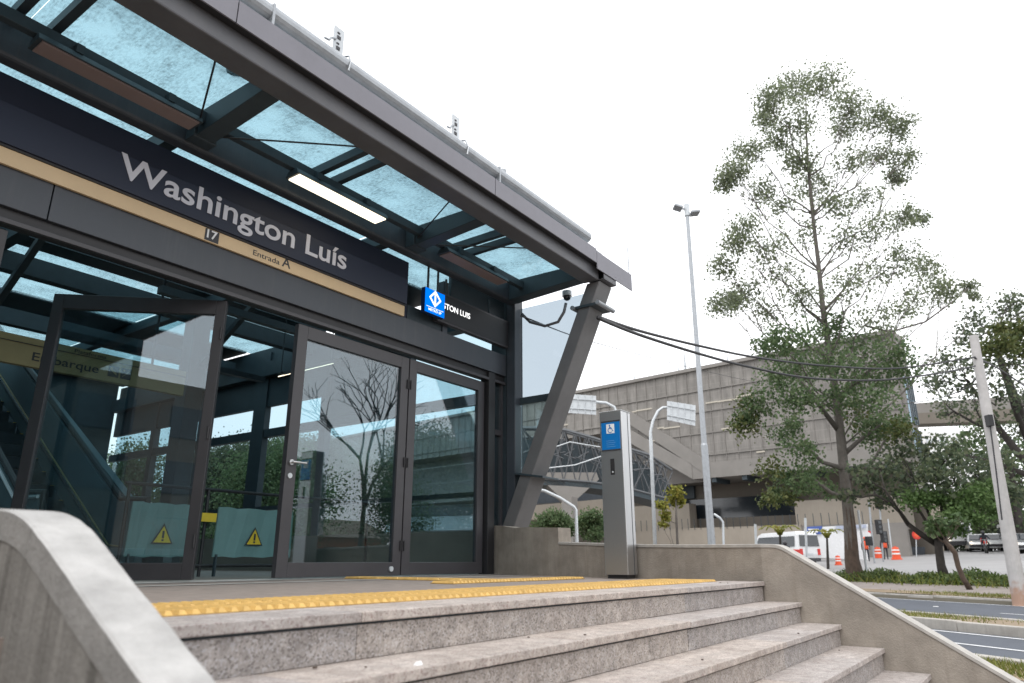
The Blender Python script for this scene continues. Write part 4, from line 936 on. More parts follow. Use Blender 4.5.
# deep bottom band and soffit beams
b = MB(); b.prism([fpt(s_right, zbot-.02, -.25), fpt(s_cut, zbot-.02, -.25), fpt(s_cut, zbot+1.5, -.25), fpt(s_right, zbot+1.5, -.25)], FN*.24); build('bottom_band', b, M['soffit'], bb)
pd = Vector((0, 0, 1)); a_, c_ = fpt(s_cut, zbot, -.3), fpt(s_c2, z_c2, -.3)
b = MB(); b.prism([a_, c_, c_+Vector((0, 0, 1.5)), a_+Vector((0, 0, 1.5))], FN*.28); b.prism([a_+FD*-2, c_+FD*-2+Vector((0, 0, .9)), c_+FD*-2+Vector((0, 0, 2.5)), a_+FD*-2+Vector((0, 0, 1.5))], FN*.2); build('stair_soffit', b, M['soffit'], bb)
for k in range(9):
    s = s_right+1.5+k*3.2
    if s < s_cut: b = MB(); b.prism([fpt(s, zbot-.45, -.1), fpt(s+.5, zbot-.45, -.1), fpt(s+.5, zbot-.02, -.1), fpt(s, zbot-.02, -.1)], FN*3); build('soffit_rib', b, M['dark'], bb)
# recessed ground floor
OFF = 5.0
zg = -.2
def rec(x0p, x1p, y0p, y1p, name, m, off=OFF, th=.3):
    s0_, s1_ = fs(onf(x1p, 520, off)), fs(onf(x0p, 520, off)); z0_, z1_ = onf((x0p+x1p)/2, y1p, off).z, onf((x0p+x1p)/2, y0p, off).z
    b_ = MB(); b_.prism([fpt(s0_, z0_, off), fpt(s1_, z0_, off), fpt(s1_, z1_, off), fpt(s0_, z1_, off)], FN*th); return build(name, b_, m, bb)
rec(560, 930, 470, 590, 'rear_wall', M['brownwall'], 6.0, .3)
rec(680, 800, 497, 519, 'window_band', M['window'], 5.2)
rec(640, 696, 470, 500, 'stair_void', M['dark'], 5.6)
rec(690, 800, 517, 532, 'sill_wall', M['brownwall'], 4.9)
rec(796, 905, 498, 530, 'entry_block', M['beige'], 2.0, 3)
rec(560, 800, 528.5, 560, 'low_wall', M['beige'], 1.0, .4)
rec(800, 905, 524, 565, 'low_wall', M['soffit'], 1.2, .6)
rec(630, 690, 505, 560, 'stair_wall', M['beige'], 3.0, 1.5)
b = MB()
for k in range(70):
    s = s_right+4+k*.7; p = fpt(s, onf(700, 529.5, .9).z, .9); b.tube([p, p+Vector((0, 0, 1.1))], .03, 5)
build('fence_railing', b, M['dark'], bb)
# end face with stair glazing
sr = fpt(s_right, 0, 0)
b = MB(); b.prism([fpt(s_right-.02, zbot-3.5, .3), fpt(s_right-.02, zt, .3), fpt(s_right-.02, zt, 2.9), fpt(s_right-.02, zbot-3.5, 2.9)], FD*-.3); build('end_wall', b, M['panelc'], bb)
for (ya_, yb_) in ((375, 398), (428, 452), (400, 422)):
    za_, zc_ = onf(901, yb_).z, onf(901, ya_).z
    b = MB(); b.prism([fpt(s_right-.33, za_, .6), fpt(s_right-.33, zc_, .6), fpt(s_right-.33, zc_, 2.5), fpt(s_right-.33, za_, 2.5)], FD*-.12); o = build('stair_window', b, mat('pale_blue_glazing', (.45, .6, .72), .15, var=.1), bb)
    b = MB()
    for k in range(4): v = .6+k*.6; b.prism([fpt(s_right-.46, za_, v), fpt(s_right-.46, zc_, v), fpt(s_right-.46, zc_, v+.25), fpt(s_right-.46, za_, v+.25)], FD*-.06)
    build('window_frame', b, M['dark'], o)
pm = onf(705, 0, 20); p_ = fpt(fs(onf(658, 360)), zt+.3, 6); b = MB(); h_ = onf(658, 354, 6).z; b.tube([p_, (p_.x, p_.y, h_)], [.22, .03], 6)
build('roof_mast', b, M['galv'], bb)

# viaduct girder to the right of the building
vd = thing('viaduct', 'grey concrete elevated girder crossing behind the trees at right', 'viaduct', (80, 5, 0))
q = [at(x, y, depth=72) for x, y in ((905, 404), (1070, 392), (1070, 418), (905, 424))]
b = MB(); b.prism(q, Vector(_H)*2.5); build('girder', b, M['soffit'], vd)
q = [at(x, y, depth=71.9) for x, y in ((905, 414), (1070, 406), (1070, 419), (905, 424.5))]
b = MB(); b.prism(q, Vector(_H)*-.15); build('girder_lower_band', b, M['brownwall'], vd)
for x in (915, 1090):
    g0 = on_ground(x, 73); b = MB(); b.bar(g0, (g0.x, g0.y, at(x, 418, depth=73).z), 1.4); build('pier', b, M['soffit'], vd)
# white building behind
wb = thing('white_building', 'plain white block far behind the green trees', 'building', on_ground(950, 110))
q0 = at(919, 431, depth=110); q1 = at(968, 431, depth=110)
b = MB(); b.prism([(q0.x, q0.y, 0), (q1.x, q1.y, 0), tuple(q1), tuple(q0)], Vector(_H)*12); build('wall', b, M['white'], wb)
for i in range(3):
    for j in range(3):
        px, py = 926+i*13, 439+j*14; a = at(px, py, depth=109.9); c_ = at(px+6, py, depth=109.9); b = MB(); b.prism([a, c_, c_-Vector((0, 0, 1.0)), a-Vector((0, 0, 1.0))], Vector(_H)*-.06); build('window', b, M['galv_lt'], wb)
# footbridge truss and lower viaduct on the left behind the leaning column
fb = thing('footbridge', 'dark lattice footbridge on a concrete column behind the leaning column', 'footbridge', on_ground(570, 62))
DPT = 62
def tub(name, pairs, r, m):
    b_ = MB()
    for p, q_ in pairs: b_.tube([p, q_], r, 5)
    return build(name, b_, m, fb)
top = [at(x, y, depth=DPT) for x, y in ((500, 428), (540, 428), (565, 430), (590, 437), (620, 446), (650, 455), (672, 470))]
bot = [at(x, y, depth=DPT) for x, y in ((500, 478), (540, 479), (565, 480), (590, 482), (620, 486), (650, 494), (672, 500))]
M['lattice'] = mat('lattice_grey_steel', (.10, .106, .113), .45, metal=.3)
for off in (0, 1.4, 3.2, 5):
    T_ = [p+Vector(_H)*off+Vector((0, 0, -.25*abs(off-2.5)+.6)) for p in top]; B_ = [p+Vector(_H)*off for p in bot]
    b = MB(); b.tube(T_, .11, 6); b.tube(B_, .11, 6); build('chord', b, M['lattice'], fb)
    pr = []
    for i in range(len(T_)-1):
        for k in range(2):
            u0, u1 = k/2+random.uniform(-.08, .08), (k+1)/2+random.uniform(-.08, .08)
            pr.append((T_[i].lerp(T_[i+1], u0), B_[i].lerp(B_[i+1], u1))); pr.append((B_[i].lerp(B_[i+1], u0), T_[i].lerp(T_[i+1], u1)))
            m_ = T_[i].lerp(T_[i+1], u0).lerp(B_[i].lerp(B_[i+1], u0), .5); n_ = T_[i].lerp(T_[i+1], u1).lerp(B_[i].lerp(B_[i+1], u1), random.uniform(.3, .7)); pr.append((m_, n_)); pr.append((T_[i].lerp(T_[i+1], u0), n_+Vector(_H)*1.6))
    tub('lattice', pr, .055, M['lattice'])
b = MB()
for i in range(len(top)-1):
    a, c_ = bot[i], bot[i+1]; b.prism([a, c_, c_+Vector(_H)*5, a+Vector(_H)*5], (0, 0, -.5))
    a2, c2 = top[i]+Vector(_H)*2.5, top[i+1]+Vector(_H)*2.5; b.prism([a2-Vector((0, 0, .6)), c2-Vector((0, 0, .6)), bot[i+1]+Vector(_H)*2.5, bot[i]+Vector(_H)*2.5], Vector(_H)*.1)
build('deck', b, M['dark'], fb)
b = MB(); b.tube([at(530, 470, depth=61), at(575, 465, depth=61), at(605, 455, depth=61)], .05, 6); b.tube([at(540, 452, depth=61), at(570, 442, depth=61), at(600, 447, depth=61)], .05, 6); build('diagonal_pipe', b, M['galv_lt'], fb)
g0 = on_ground(571, 62); b = MB(); zc = at(571, 497, depth=62).z; b.bar(g0-Vector((0, 0, 1)), (g0.x, g0.y, zc), 1.0, 1.0); build('column', b, M['soffit'], fb)
b = MB(); pcap = Vector((g0.x, g0.y, zc)); q = [pcap+Vector(_R)*x+Vector((0, 0, z)) for x, z in ((-.6, -.2), (.6, -.2), (2.6, 1.5), (2.4, 2.1), (-2.2, 2.1), (-2.4, 1.5))]; b.prism(q, Vector(_H)*3); build('column_head', b, M['soffit'], fb)
# beige ramp wall behind shrubs
rw = thing('ramp_wall', 'beige concrete ramp wall with dark slope behind the shrubs', 'wall', on_ground(570, 72))
q = [at(x, y, depth=72) for x, y in ((505, 508), (625, 497), (625, 516), (505, 521))]; b = MB(); b.prism(q, Vector(_H)*2); build('parapet', b, M['beige'], rw)
q = [at(x, y, depth=76) for x, y in ((505, 492), (625, 484), (625, 498), (505, 506))]; b = MB(); b.prism(q, Vector(_H)*2); build('upper_band', b, M['steel'], rw)
q = [at(x, y, depth=74.5) for x, y in ((505, 520), (625, 514), (625, 565), (505, 565))]; b = MB(); b.prism(q, Vector(_H)*1); build('underside', b, M['brownwall'], rw)

# white hoarding with blue signs
hd = thing('hoarding', 'white site hoarding with blue notice panels behind the palms', 'hoarding', on_ground(835, 58))
q = [at(x, y, depth=58) for x, y in ((805, 528), (868, 524), (868, 560), (805, 557))]; b = MB(); b.prism(q, Vector(_H)*.2); build('panel', b, M['carwhite'], hd)
q = [at(x, y, depth=57.9) for x, y in ((805, 527), (822, 526), (822, 534), (805, 535))]; b = MB(); b.prism(q, Vector(_H)*-.05); o = build('blue_notice', b, mat('notice_blue', (.06, .11, .36), .5), hd)
b = MB()
for k in range(2): a = at(808+k, 529.5+k*2.2, depth=57.8); b.bar(a, a+Vector(_R)*(.85-.15*k), .03, .11)
build('notice_text', b, M['white'], o)
q = [at(x, y, depth=57.9) for x, y in ((836, 526), (866, 524.5), (866, 528), (836, 529.5))]; b = MB(); b.prism(q, Vector(_H)*-.05); build('grey_notice', b, mat('notice_grey', (.4, .44, .55), .5), hd)

# ================================================================== TREES
def tube_path(a, b_, sag=0., wob=0., n=5):
    a, b_ = Vector(a), Vector(b_); P = []
    L = (b_-a).length
    for i in range(n+1):
        u = i/n; p = a.lerp(b_, u); p.z += sag*L*math.sin(PI*u)
        if 0 < i < n: p += Vector((random.gauss(0, wob), random.gauss(0, wob), random.gauss(0, wob)))*L
        P.append(p)
    return P
def leaf_cloud(clusters, nper, size, aspect=.4, clump=10, spread=.30, droop=.0, flat=1.0):
    """clusters: (centre, radius, weight). Leaf quads grouped into small sprays through the volume"""
    vs = []; fs_ = []; tips = []
    for (c, r, wt) in clusters:
        c = Vector(c); nl = max(6, int(nper*wt)); ncl = max(2, nl//clump)
        for _ in range(ncl):
            d = Vector(rng.normal(0, 1, 3)); d.normalize(); rad = r*(rng.random()**.45); cc = c+Vector((d.x*rad, d.y*rad, d.z*rad*.75*flat)); tips.append((c, cc))
            for _ in range(clump):
                p = cc+Vector(rng.normal(0, spread*r*.55, 3))*(1.0); 
                u = Vector(rng.normal(0, 1, 3)); u.z -= droop; u.normalize(); v = u.orthogonal(); a = rng.random()*6.28; v.rotate(Matrix.Rotation(a, 3, u)); 
                s = size*(.6+.8*rng.random()); u *= s; v *= s*aspect
                o = len(vs); vs += [tuple(p), tuple(p+u*.5+v), tuple(p+u), tuple(p+u*.5-v)]; fs_.append((o, o+1, o+2, o+3))
    b_ = MB(); b_.v = vs; b_.f = fs_; return b_, tips
def tree(name, label, cat, trunk, radii, clusters, leafm, bark, nper, size, group=None, branch_r=.06, aspect=.4, clump=10, spread=.3, droop=0., twig=True, extra=(), flat=1.0, attach=None, leaf_name='crown', rise=.45):
    trunk = [Vector(p) for p in trunk]
    t = thing(name, label, cat, trunk[0], group)
    b_ = MB(); b_.tube(trunk, radii, 10)
    lb, tips = leaf_cloud(clusters, nper, size, aspect, clump, spread, droop, flat)
    for (c, r, wt) in clusters:
        c = Vector(c)
        # start from trunk point a bit below the cluster
        best = min(trunk[1:], key=lambda p: abs((c.z-(rise*(c-p).xy.length))-p.z)) if attach is None else min(attach, key=lambda p: (Vector(p)-c).length+max(0, (Vector(p).z-c.z))*2)
        k = next((i for i, p in enumerate(trunk) if (p-Vector(best)).length < 1e-5), len(trunk)-1)
        if attach is None and 0 < k:   # interpolate along trunk
            p0 = trunk[k-1]; best = Vector(best).lerp(p0, random.random()*.5)
        rb_ = min(branch_r*(.6+.8*r/2), radii[min(k, len(radii)-1)]*.75)
        P = tube_path(best, c, -.06, .03, 5); b_.tube(P, [rb_*(1-.75*i/5) for i in range(6)], 6, cap=False)
        if twig:
            ends = [tp2 for (cc, tp2) in tips if cc == c][:10]
            for e in ends: b_.tube(tube_path(P[random.choice((3, 4, 5))], e, 0, .05, 3), [rb_*.28, rb_*.2, rb_*.14, rb_*.06], 4, cap=False)
    for P, R_ in extra: b_.tube(P, R_, 8)
    build('trunk', b_, bark, t, smooth=True)
    cr_ = build(leaf_name, lb, leafm, t)
    return t
def px_clusters(lst, depth, dspread):
    s = depth/738.0; o = []
    for (x, y, r, wt) in lst:
        p = at(x, y, depth=depth+random.uniform(-dspread, dspread)); rr = r*s*1.0
        o.append((p, rr, wt))
    return o
# tall gum
D1 = 33.0
gum_tr = [on_ground(853.5, D1)-Vector((0, 0, .1))]+[at(x, y, depth=D1) for x, y in ((852, 560), (849, 520), (845, 480), (841, 440), (836, 395), (829, 350), (823, 310), (818, 260), (812, 210), (808, 165), (806, 125), (806, 92))]
gum_r = [.38, .29, .245, .225, .21, .18, .15, .13, .105, .085, .065, .045, .02]
gum_hi = [(795, 88, 22, 1.1), (825, 84, 20, 1), (770, 100, 17, .9), (765, 118, 14, .7), (850, 105, 20, 1), (880, 118, 20, 1.1), (902, 128, 14, .7), (845, 128, 18, .7), (800, 120, 20, .7), (780, 140, 16, .6), (748, 150, 16, .7), (735, 172, 16, .8), (725, 182, 11, .5), (760, 190, 16, .6), (800, 160, 18, .8), (812, 185, 20, .9), (850, 160, 16, .5), (880, 155, 16, .6), (905, 160, 14, .6), (895, 178, 12, .5),
          (780, 205, 18, .5), (835, 205, 18, .7), (865, 195, 14, .4), (745, 225, 14, .6), (735, 240, 14, .6), (725, 265, 14, .6), (765, 245, 18, .7), (800, 235, 20, .5), (850, 240, 20, .7), (880, 225, 16, .5), (905, 215, 13, .5), (920, 218, 10, .4), (780, 275, 20, .6), (745, 290, 16, .6), (722, 305, 14, .7), (850, 285, 22, .7), (880, 270, 18, .5), (905, 255, 16, .5), (925, 270, 18, .8), (940, 290, 14, .7), (910, 300, 18, .6), (885, 315, 20, .6), (735, 300, 12, .5), (765, 310, 16, .5), (800, 300, 18, .6)]
gum_hi += [(968, 285, 8, .35), (975, 296, 6, .2)]
gum_lo = [(795, 335, 26, 1.4), (770, 345, 20, 1.1), (830, 330, 24, 1.3), (860, 345, 26, 1.2), (890, 350, 22, 1), (800, 365, 28, 1.6), (835, 365, 28, 1.6), (870, 375, 26, 1.3), (775, 380, 22, 1.1), (760, 405, 20, .9), (795, 400, 24, 1.3), (785, 430, 20, 1), (800, 450, 20, .9), (745, 420, 14, .6), (845, 395, 24, 1.1), (880, 405, 22, .9), (870, 430, 20, .8), (895, 425, 16, .7), (905, 370, 20, .8), (815, 475, 20, .8), (785, 475, 14, .6), (775, 495, 10, .4), (830, 490, 12, .4), (800, 485, 14, .5)]
cl = [(p, r_*1.32, w_*(1.2 if q_[1] < 186 else 1.0)) for (p, r_, w_), q_ in zip(px_clusters(gum_hi, D1, 2.2), gum_hi)]
gum = tree('gum_tree', 'very tall slender gum tree with open feathery crown', 'tree', gum_tr, gum_r, cl, M['leaf_gum'], M['bark'], 1150, .12, branch_r=.05, aspect=.32, clump=15, spread=.40, droop=.8, rise=1.0)
lb, _tp = leaf_cloud(px_clusters(gum_lo, D1-.6, 2.2), 620, .14, .32, 16, .36, .7); build('lower_crown', lb, M['leaf_green'], gum)
lb, _tp = leaf_cloud(px_clusters([(745, 425, 16, .8), (770, 470, 14, .6), (880, 428, 20, .9), (900, 432, 14, .7), (860, 415, 18, .5), (770, 500, 10, .5), (790, 495, 10, .5), (750, 405, 14, .5)], D1-1.0, 1.5), 480, .15, .32, 10, .6, .6); build('olive_sprays', lb, M['leaf_olive'], gum)
b = MB()
for P in (((848, 470), (822, 462), (800, 440)), ((846, 480), (868, 470), (885, 440)), ((843, 455), (860, 440), (880, 425)), ((838, 430), (815, 400), (800, 380)), ((848, 500), (830, 492), (815, 480)), ((836, 400), (860, 380), (885, 355))): b.tube([at(x, y, depth=D1-.4*i) for i, (x, y) in enumerate(P)], [.13, .09, .05], 6)
b.tube([at(x, y, depth=D1) for x, y in ((866, 326), (890, 332), (925, 322), (955, 300), (968, 288))], [.06, .05, .045, .035, .02], 5)
build('limb', b, M['bark'], gum, smooth=True)
b = MB(); tr0 = gum_tr[0]; b.tube([gum_tr[0], gum_tr[1], gum_tr[2]+Vector((0, 0, -.4)), gum_tr[3]+(gum_tr[2]-gum_tr[3])*.7], [.42, .315, .26, .235], 9, cap=False); build('peeling_bark', b, M['bark_red'], gum, smooth=True)

# dark-trunked tree with layered crown
D2 = 29.5
tr2 = [on_ground(942, D2)-Vector((0, 0, .1))]+[at(x, y, depth=D2) for x, y in ((941, 565), (939, 550), (938, 540))]
ext2 = []
for P, r0 in ((((938, 545), (922, 535), (908, 524), (900, 512), (890, 503), (878, 496)), .13), (((938, 545), (932, 530), (925, 520), (918, 508), (912, 500)), .09), (((940, 545), (948, 525), (958, 508), (965, 495), (975, 480)), .12), (((939, 545), (943, 520), (940, 495), (935, 470)), .09), (((908, 524), (895, 505), (885, 490), (880, 470)), .07), (((955, 512), (975, 505), (990, 500)), .06), (((938, 535), (925, 505), (915, 480), (905, 460)), .07)):
    Q = [at(x, y, depth=D2+random.uniform(-.5, .5)) for x, y in P]; ext2.append((Q, [r0*(1-.7*i/(len(Q)-1)) for i in range(len(Q))]))
att2 = [tuple(q) for Q, _ in ext2 for q in Q[1:]]
c2 = [(885, 470, 16, .8), (870, 485, 14, .7), (860, 470, 12, .5), (900, 455, 18, 1), (925, 450, 20, 1.1), (950, 455, 20, 1.1), (905, 480, 16, .8), (930, 475, 18, .9), (955, 480, 18, 1), (895, 495, 12, .5), (975, 470, 18, 1), (995, 480, 16, .9), (1000, 460, 16, .8), (985, 500, 14, .7), (880, 500, 10, .4), (850, 495, 10, .4), (1010, 495, 14, .7)]
t2 = tree('broad_tree', 'dark-trunked tree with low spreading branches on the planted verge', 'tree', tr2, [.24, .16, .15, .14], px_clusters(c2, D2, 2), M['leaf_dark'], M['bark_dark'], 300, .15, branch_r=.05, aspect=.42, clump=12, spread=.6, extra=ext2, attach=att2)
lb, _tp = leaf_cloud(px_clusters([(915, 500, 16, 1), (935, 497, 14, .8), (955, 503, 18, 1.1), (975, 497, 18, 1.1), (990, 505, 14, .8), (960, 515, 14, .7), (935, 528, 10, .5), (955, 530, 10, .5), (980, 520, 10, .4), (985, 490, 14, .8), (1000, 512, 10, .4)], D2-1.0, 1.0), 950, .10, .42, 12, .5, 0, .5); build('bright_foliage', lb, M['leaf_bright'], t2)
# small leaning tree
D3 = 25.3
tr3 = [on_ground(966, D3)-Vector((0, 0, .1))]+[at(x, y, depth=D3) for x, y in ((963, 578), (958, 566), (955, 553), (950, 547), (944, 540))]
c3 = [(935, 520, 8, .4), (950, 527, 8, .4), (930, 530, 6, .3), (962, 520, 8, .4)]
tree('leaning_tree', 'small crooked tree leaning left in front of the hedge', 'tree', tr3, [.10, .085, .08, .085, .09, .05], px_clusters(c3, D3, .5), M['leaf_green'], M['bark_red'], 150, .14, branch_r=.04)
# large tree at the right edge
D4 = 46.0
tr4 = [on_ground(1052, D4)]+[at(x, y, depth=D4) for x, y in ((1050, 520), (1040, 470), (1030, 440), (1015, 400), (1000, 360), (995, 330))]
ext4 = []
for P, r0 in ((((1040, 470), (1020, 455), (1000, 430), (985, 405), (970, 385)), .3), (((1035, 455), (1015, 410), (1005, 380)), .25), (((1040, 480), (1015, 470), (985, 460), (965, 455)), .22), (((1000, 430), (978, 425), (955, 412)), .14)):
    Q = [at(x, y, depth=D4+random.uniform(-1, 1)) for x, y in P]; ext4.append((Q, [r0*(1-.65*i/(len(Q)-1)) for i in range(len(Q))]))
att4 = [tuple(q) for Q, _ in ext4 for q in Q[1:]]+[tuple(p) for p in tr4[3:]]
c4 = [(975, 320, 16, .8), (1000, 310, 20, 1), (1025, 312, 20, 1), (965, 340, 16, .8), (990, 335, 20, 1), (1015, 335, 20, 1), (1045, 330, 22, 1), (960, 365, 14, .6), (940, 375, 12, .5), (930, 385, 10, .4), (985, 365, 18, .8), (1010, 360, 20, 1), (1040, 365, 22, 1), (950, 390, 14, .5), (975, 395, 16, .6), (1005, 392, 18, .8), (1035, 400, 20, .9), (945, 360, 12, .5), (960, 415, 14, .5), (990, 420, 16, .6), (1020, 430, 18, .7), (940, 410, 10, .3), (1045, 300, 18, .8), (1010, 300, 12, .5)]
t4 = tree('spreading_tree', 'large dark spreading tree behind the utility pole', 'tree', tr4, [.6, .45, .4, .36, .3, .2, .1], px_clusters(c4, D4, 3), M['leaf_dark'], M['bark_dark'], 330, .19, branch_r=.08, aspect=.4, clump=12, spread=.65, extra=ext4, attach=att4)
lb, _tp = leaf_cloud(px_clusters([(1005, 345, 14, .9), (1018, 330, 14, .9), (1020, 350, 12, .8), (1000, 330, 10, .5), (985, 350, 12, .5)], D4-4, 1.0), 500, .19, .4, 12, .5); build('green_clump', lb, M['leaf_olive'], t4)
# background greenery right, lower
c5 = [(960, 450, 18, .9), (985, 455, 20, 1), (940, 462, 16, .7), (920, 468, 14, .7), (1010, 450, 20, 1), (1030, 465, 20, 1), (1000, 475, 20, 1), (1025, 490, 22, 1), (1010, 510, 20, 1), (1030, 515, 20, 1), (990, 490, 16, .8), (975, 435, 14, .6), (1015, 525, 14, .7)]
g5 = on_ground(1020, 58)
tree('bushy_tree', 'low bushy green tree behind the parked vehicles at right', 'tree', [g5, at(1018, 520, depth=58), at(1012, 480, depth=58), at(1005, 450, depth=58)], [.4, .32, .25, .12], px_clusters(c5, 58, 3), M['leaf_green'], M['bark_dark'], 480, .24, branch_r=.07, clump=12, spread=.5)
for x_, dp_, h_, lab in ((948, 92, 7, 'dark tree at the end of the junction, behind the white truck'), (978, 96, 8, 'dark tree at the end of the junction, behind the waiting motorcycle'), (1003, 90, 7, 'dark tree at the end of the junction, left of the utility pole'), (1030, 94, 9, 'dark tree at the end of the junction, at the right edge'), (925, 98, 7, 'dark tree at the end of the junction, left of the dark trunk')):
    g6 = on_ground(x_, dp_); cl6 = [(g6+Vector((random.uniform(-3, 3), random.uniform(-3, 3), random.uniform(.5, h_))), 1.9, 1) for _ in range(16)]
    tree('tree', lab, 'tree', [g6, g6+Vector((0, 0, h_*.4)), g6+Vector((.2, 0, h_*.8))], [.3, .22, .1], cl6, M['leaf_dark'], M['bark_dark'], 300, .3, group='dark trees at the end of the junction', branch_r=.06, spread=.5, twig=False)
# saplings and palms
def sapling(label, x, depth, pts, clus, leafm, n=280, size=.095, nm='sapling'):
    tree(nm, label, 'tree', [on_ground(x, depth)]+[at(a, c_, depth=depth) for a, c_ in pts], [.05]+[.04]*(len(pts)-1)+[.02], px_clusters(clus, depth, .3), leafm, M['bark'], n, size, branch_r=.02, twig=False, spread=.55)
sapling('thin yellow-leaved sapling beyond the parapet', 677, 24, [(676.5, 520), (676, 500)], [(676, 492, 7, 1), (673, 500, 6, .8), (679, 503, 6, .6), (662, 505, 5, .5), (665, 516, 5, .6), (664, 525, 4, .4)], M['leaf_yellow'])
def palm(label, x, depth, ytop):
    g_ = on_ground(x, depth); tp2 = at(x, ytop, depth=depth)
    t = thing('palm', label, 'palm', g_, 'young palms before the hoarding'); b_ = MB(); b_.tube([g_, tp2], [.09, .06], 8); build('trunk', b_, M['bark_dark'], t)
    b_ = MB()
    for k in range(9):
        a = k*2*PI/9+.3; dr = Vector((math.cos(a), math.sin(a), 0)); P = [tp2+dr*(L_*.8)+Vector((0, 0, 1.25*L_-.72*L_*L_)) for L_ in (0, .35, .7, 1.05, 1.4)]
        for i in range(4):
            sd_ = dr.cross(Vector((0, 0, 1)))*.14*(1-.2*i); b_.add([P[i]-sd_, P[i], P[i]+sd_, P[i+1]+sd_*.8-Vector((0, 0, .08)), P[i+1], P[i+1]-sd_*.8-Vector((0, 0, .08))], [(0, 1, 4, 5), (1, 2, 3, 4)])
    build('fronds', b_, M['leaf_yellow'], t)
palm('small palm with yellow fronds in front of the white hoarding', 827, 45, 538)
palm('small palm with yellow fronds beside the white van', 780, 41, 535)
# shrubs behind the wall
for lab, x, dep, cl_ in (('feathery green shrub left of the bent pipe post', 553, 19, [(545, 522, 9, 1), (555, 518, 10, 1), (563, 522, 9, 1), (540, 528, 8, .7), (568, 528, 8, .8), (552, 530, 10, 1)]), ('feathery green shrub between bent pipe post and info pillar', 592, 19, [(586, 520, 9, 1), (595, 518, 9, 1), (600, 526, 8, .9), (588, 530, 9, .9), (596, 535, 8, .7)])):
    g_ = on_ground(x, dep); tree('shrub', lab, 'shrub', [g_, at(x, 545, depth=dep), at(x+1, 528, depth=dep)], [.06, .05, .03], px_clusters(cl_, dep, .4), M['leaf_green'], M['bark'], 620, .085, branch_r=.02, aspect=.2, clump=12, spread=.55, leaf_name='foliage')
# hedge along the verge (c about 24.6..26)
hv = MB(); vs = []; fs_ = []
for i in range(26000):
    d = random.uniform(-14, 48); c_ = random.gauss(25.3, .38); hgt = .36+.1*math.sin(d*1.3)+.1*math.sin(d*3.1+1)
    z = ground_z(c_)+random.uniform(0, 1)**.7*hgt*(1-.5*min(1, abs(c_-25.3)/.9)); p = street(c_, d, z); u = Vector((random.gauss(0, 1), random.gauss(0, 1), random.gauss(.6, .8))).normalized()*random.uniform(.1, .24); v = u.orthogonal().normalized()*.04
    o = len(vs); vs += [tuple(p), tuple(p+u*.5+v), tuple(p+u), tuple(p+u*.5-v)]; fs_.append((o, o+1, o+2, o+3))
hv.v = vs; hv.f = fs_
tag(build('hedge', hv, foliage('hedge_leaves', [(.045, .075, .022), (.08, .12, .035), (.13, .17, .055)], .3)), 'low ragged green hedge along the far pavement', 'hedge', kind='stuff')
tag(build('grass', blades(7000, lambda: random.gauss(25.2, .6), lambda: random.uniform(-14, 48), ground_z, .36, .022), M['grass']), 'tall pale grass growing through the hedge strip', 'grass', kind='stuff')
# trees seen through the hall and in the glass reflections
def wild_tree(label, x, y, h, r, leafm, bark, n=14, nper=420, size=.17, bare=False, nm='tree', group_=None):
    g_ = Vector((x, y, gz((x, y)))); tr = [g_, g_+Vector((.1, 0, h*.25)), g_+Vector((.2, .15, h*.5)), g_+Vector((.1, .1, h*.8))]
    cl_ = []
    for k in range(n):
        a = random.uniform(0, 6.28); zz = random.uniform(.3, 1.0); rr = r*math.sin(min(1, max(.15, (1.15-zz)*1.5)))*random.uniform(.3, 1); cl_.append((g_+Vector((rr*math.cos(a), rr*math.sin(a), zz*h)), r*random.uniform(.3, .45), 1))
    if bare:
        t = thing(nm, label, 'tree', g_); b_ = MB()
        def grow(p, d, L, r_, k):
            q = p+d*L; mid = p+d*L*.5+Vector((random.gauss(0, .04), random.gauss(0, .04), .02))*L; b_.tube([p, mid, q], [r_, r_*.85, r_*.68], 6, cap=False)
            if k == 0: return
            for _ in range(3 if k > 2 else 2):
                nd = (d+Vector((random.gauss(0, .5), random.gauss(0, .5), random.gauss(.15, .3)))).normalized(); grow(q, nd, L*random.uniform(.62, .85), r_*.62, k-1)
        grow(g_, Vector((0, 0, 1)), h*.26, h*.011, 5); build('trunk', b_, bark, t, smooth=True); return t
    return tree(nm, label, 'tree', tr, [h*.03, h*.024, h*.018, h*.008], cl_, leafm, bark, nper, size, branch_r=.08, clump=12, spread=.5, group=group_)
for i, (x, y, h, r, m_, lab) in enumerate(((17, 24, 5.2, 2.6, 'leaf_green', 'green tree behind the glazed hall, nearest its end wall'), (22, 33, 6.5, 3, 'leaf_dark', 'dark tree behind the hall seen through the open door'), (14.5, 29, 5, 2.5, 'leaf_green', 'round green tree beyond the back of the hall'), (29, 41, 8, 3.5, 'leaf_green', 'distant green tree seen between hall posts'), (12, 34, 5, 2.5, 'leaf_dark', 'dark low tree behind the escalator glass'))):
    wild_tree(lab, x, y, h, r, M[m_], M['bark_dark'], 18, 1300, .085)
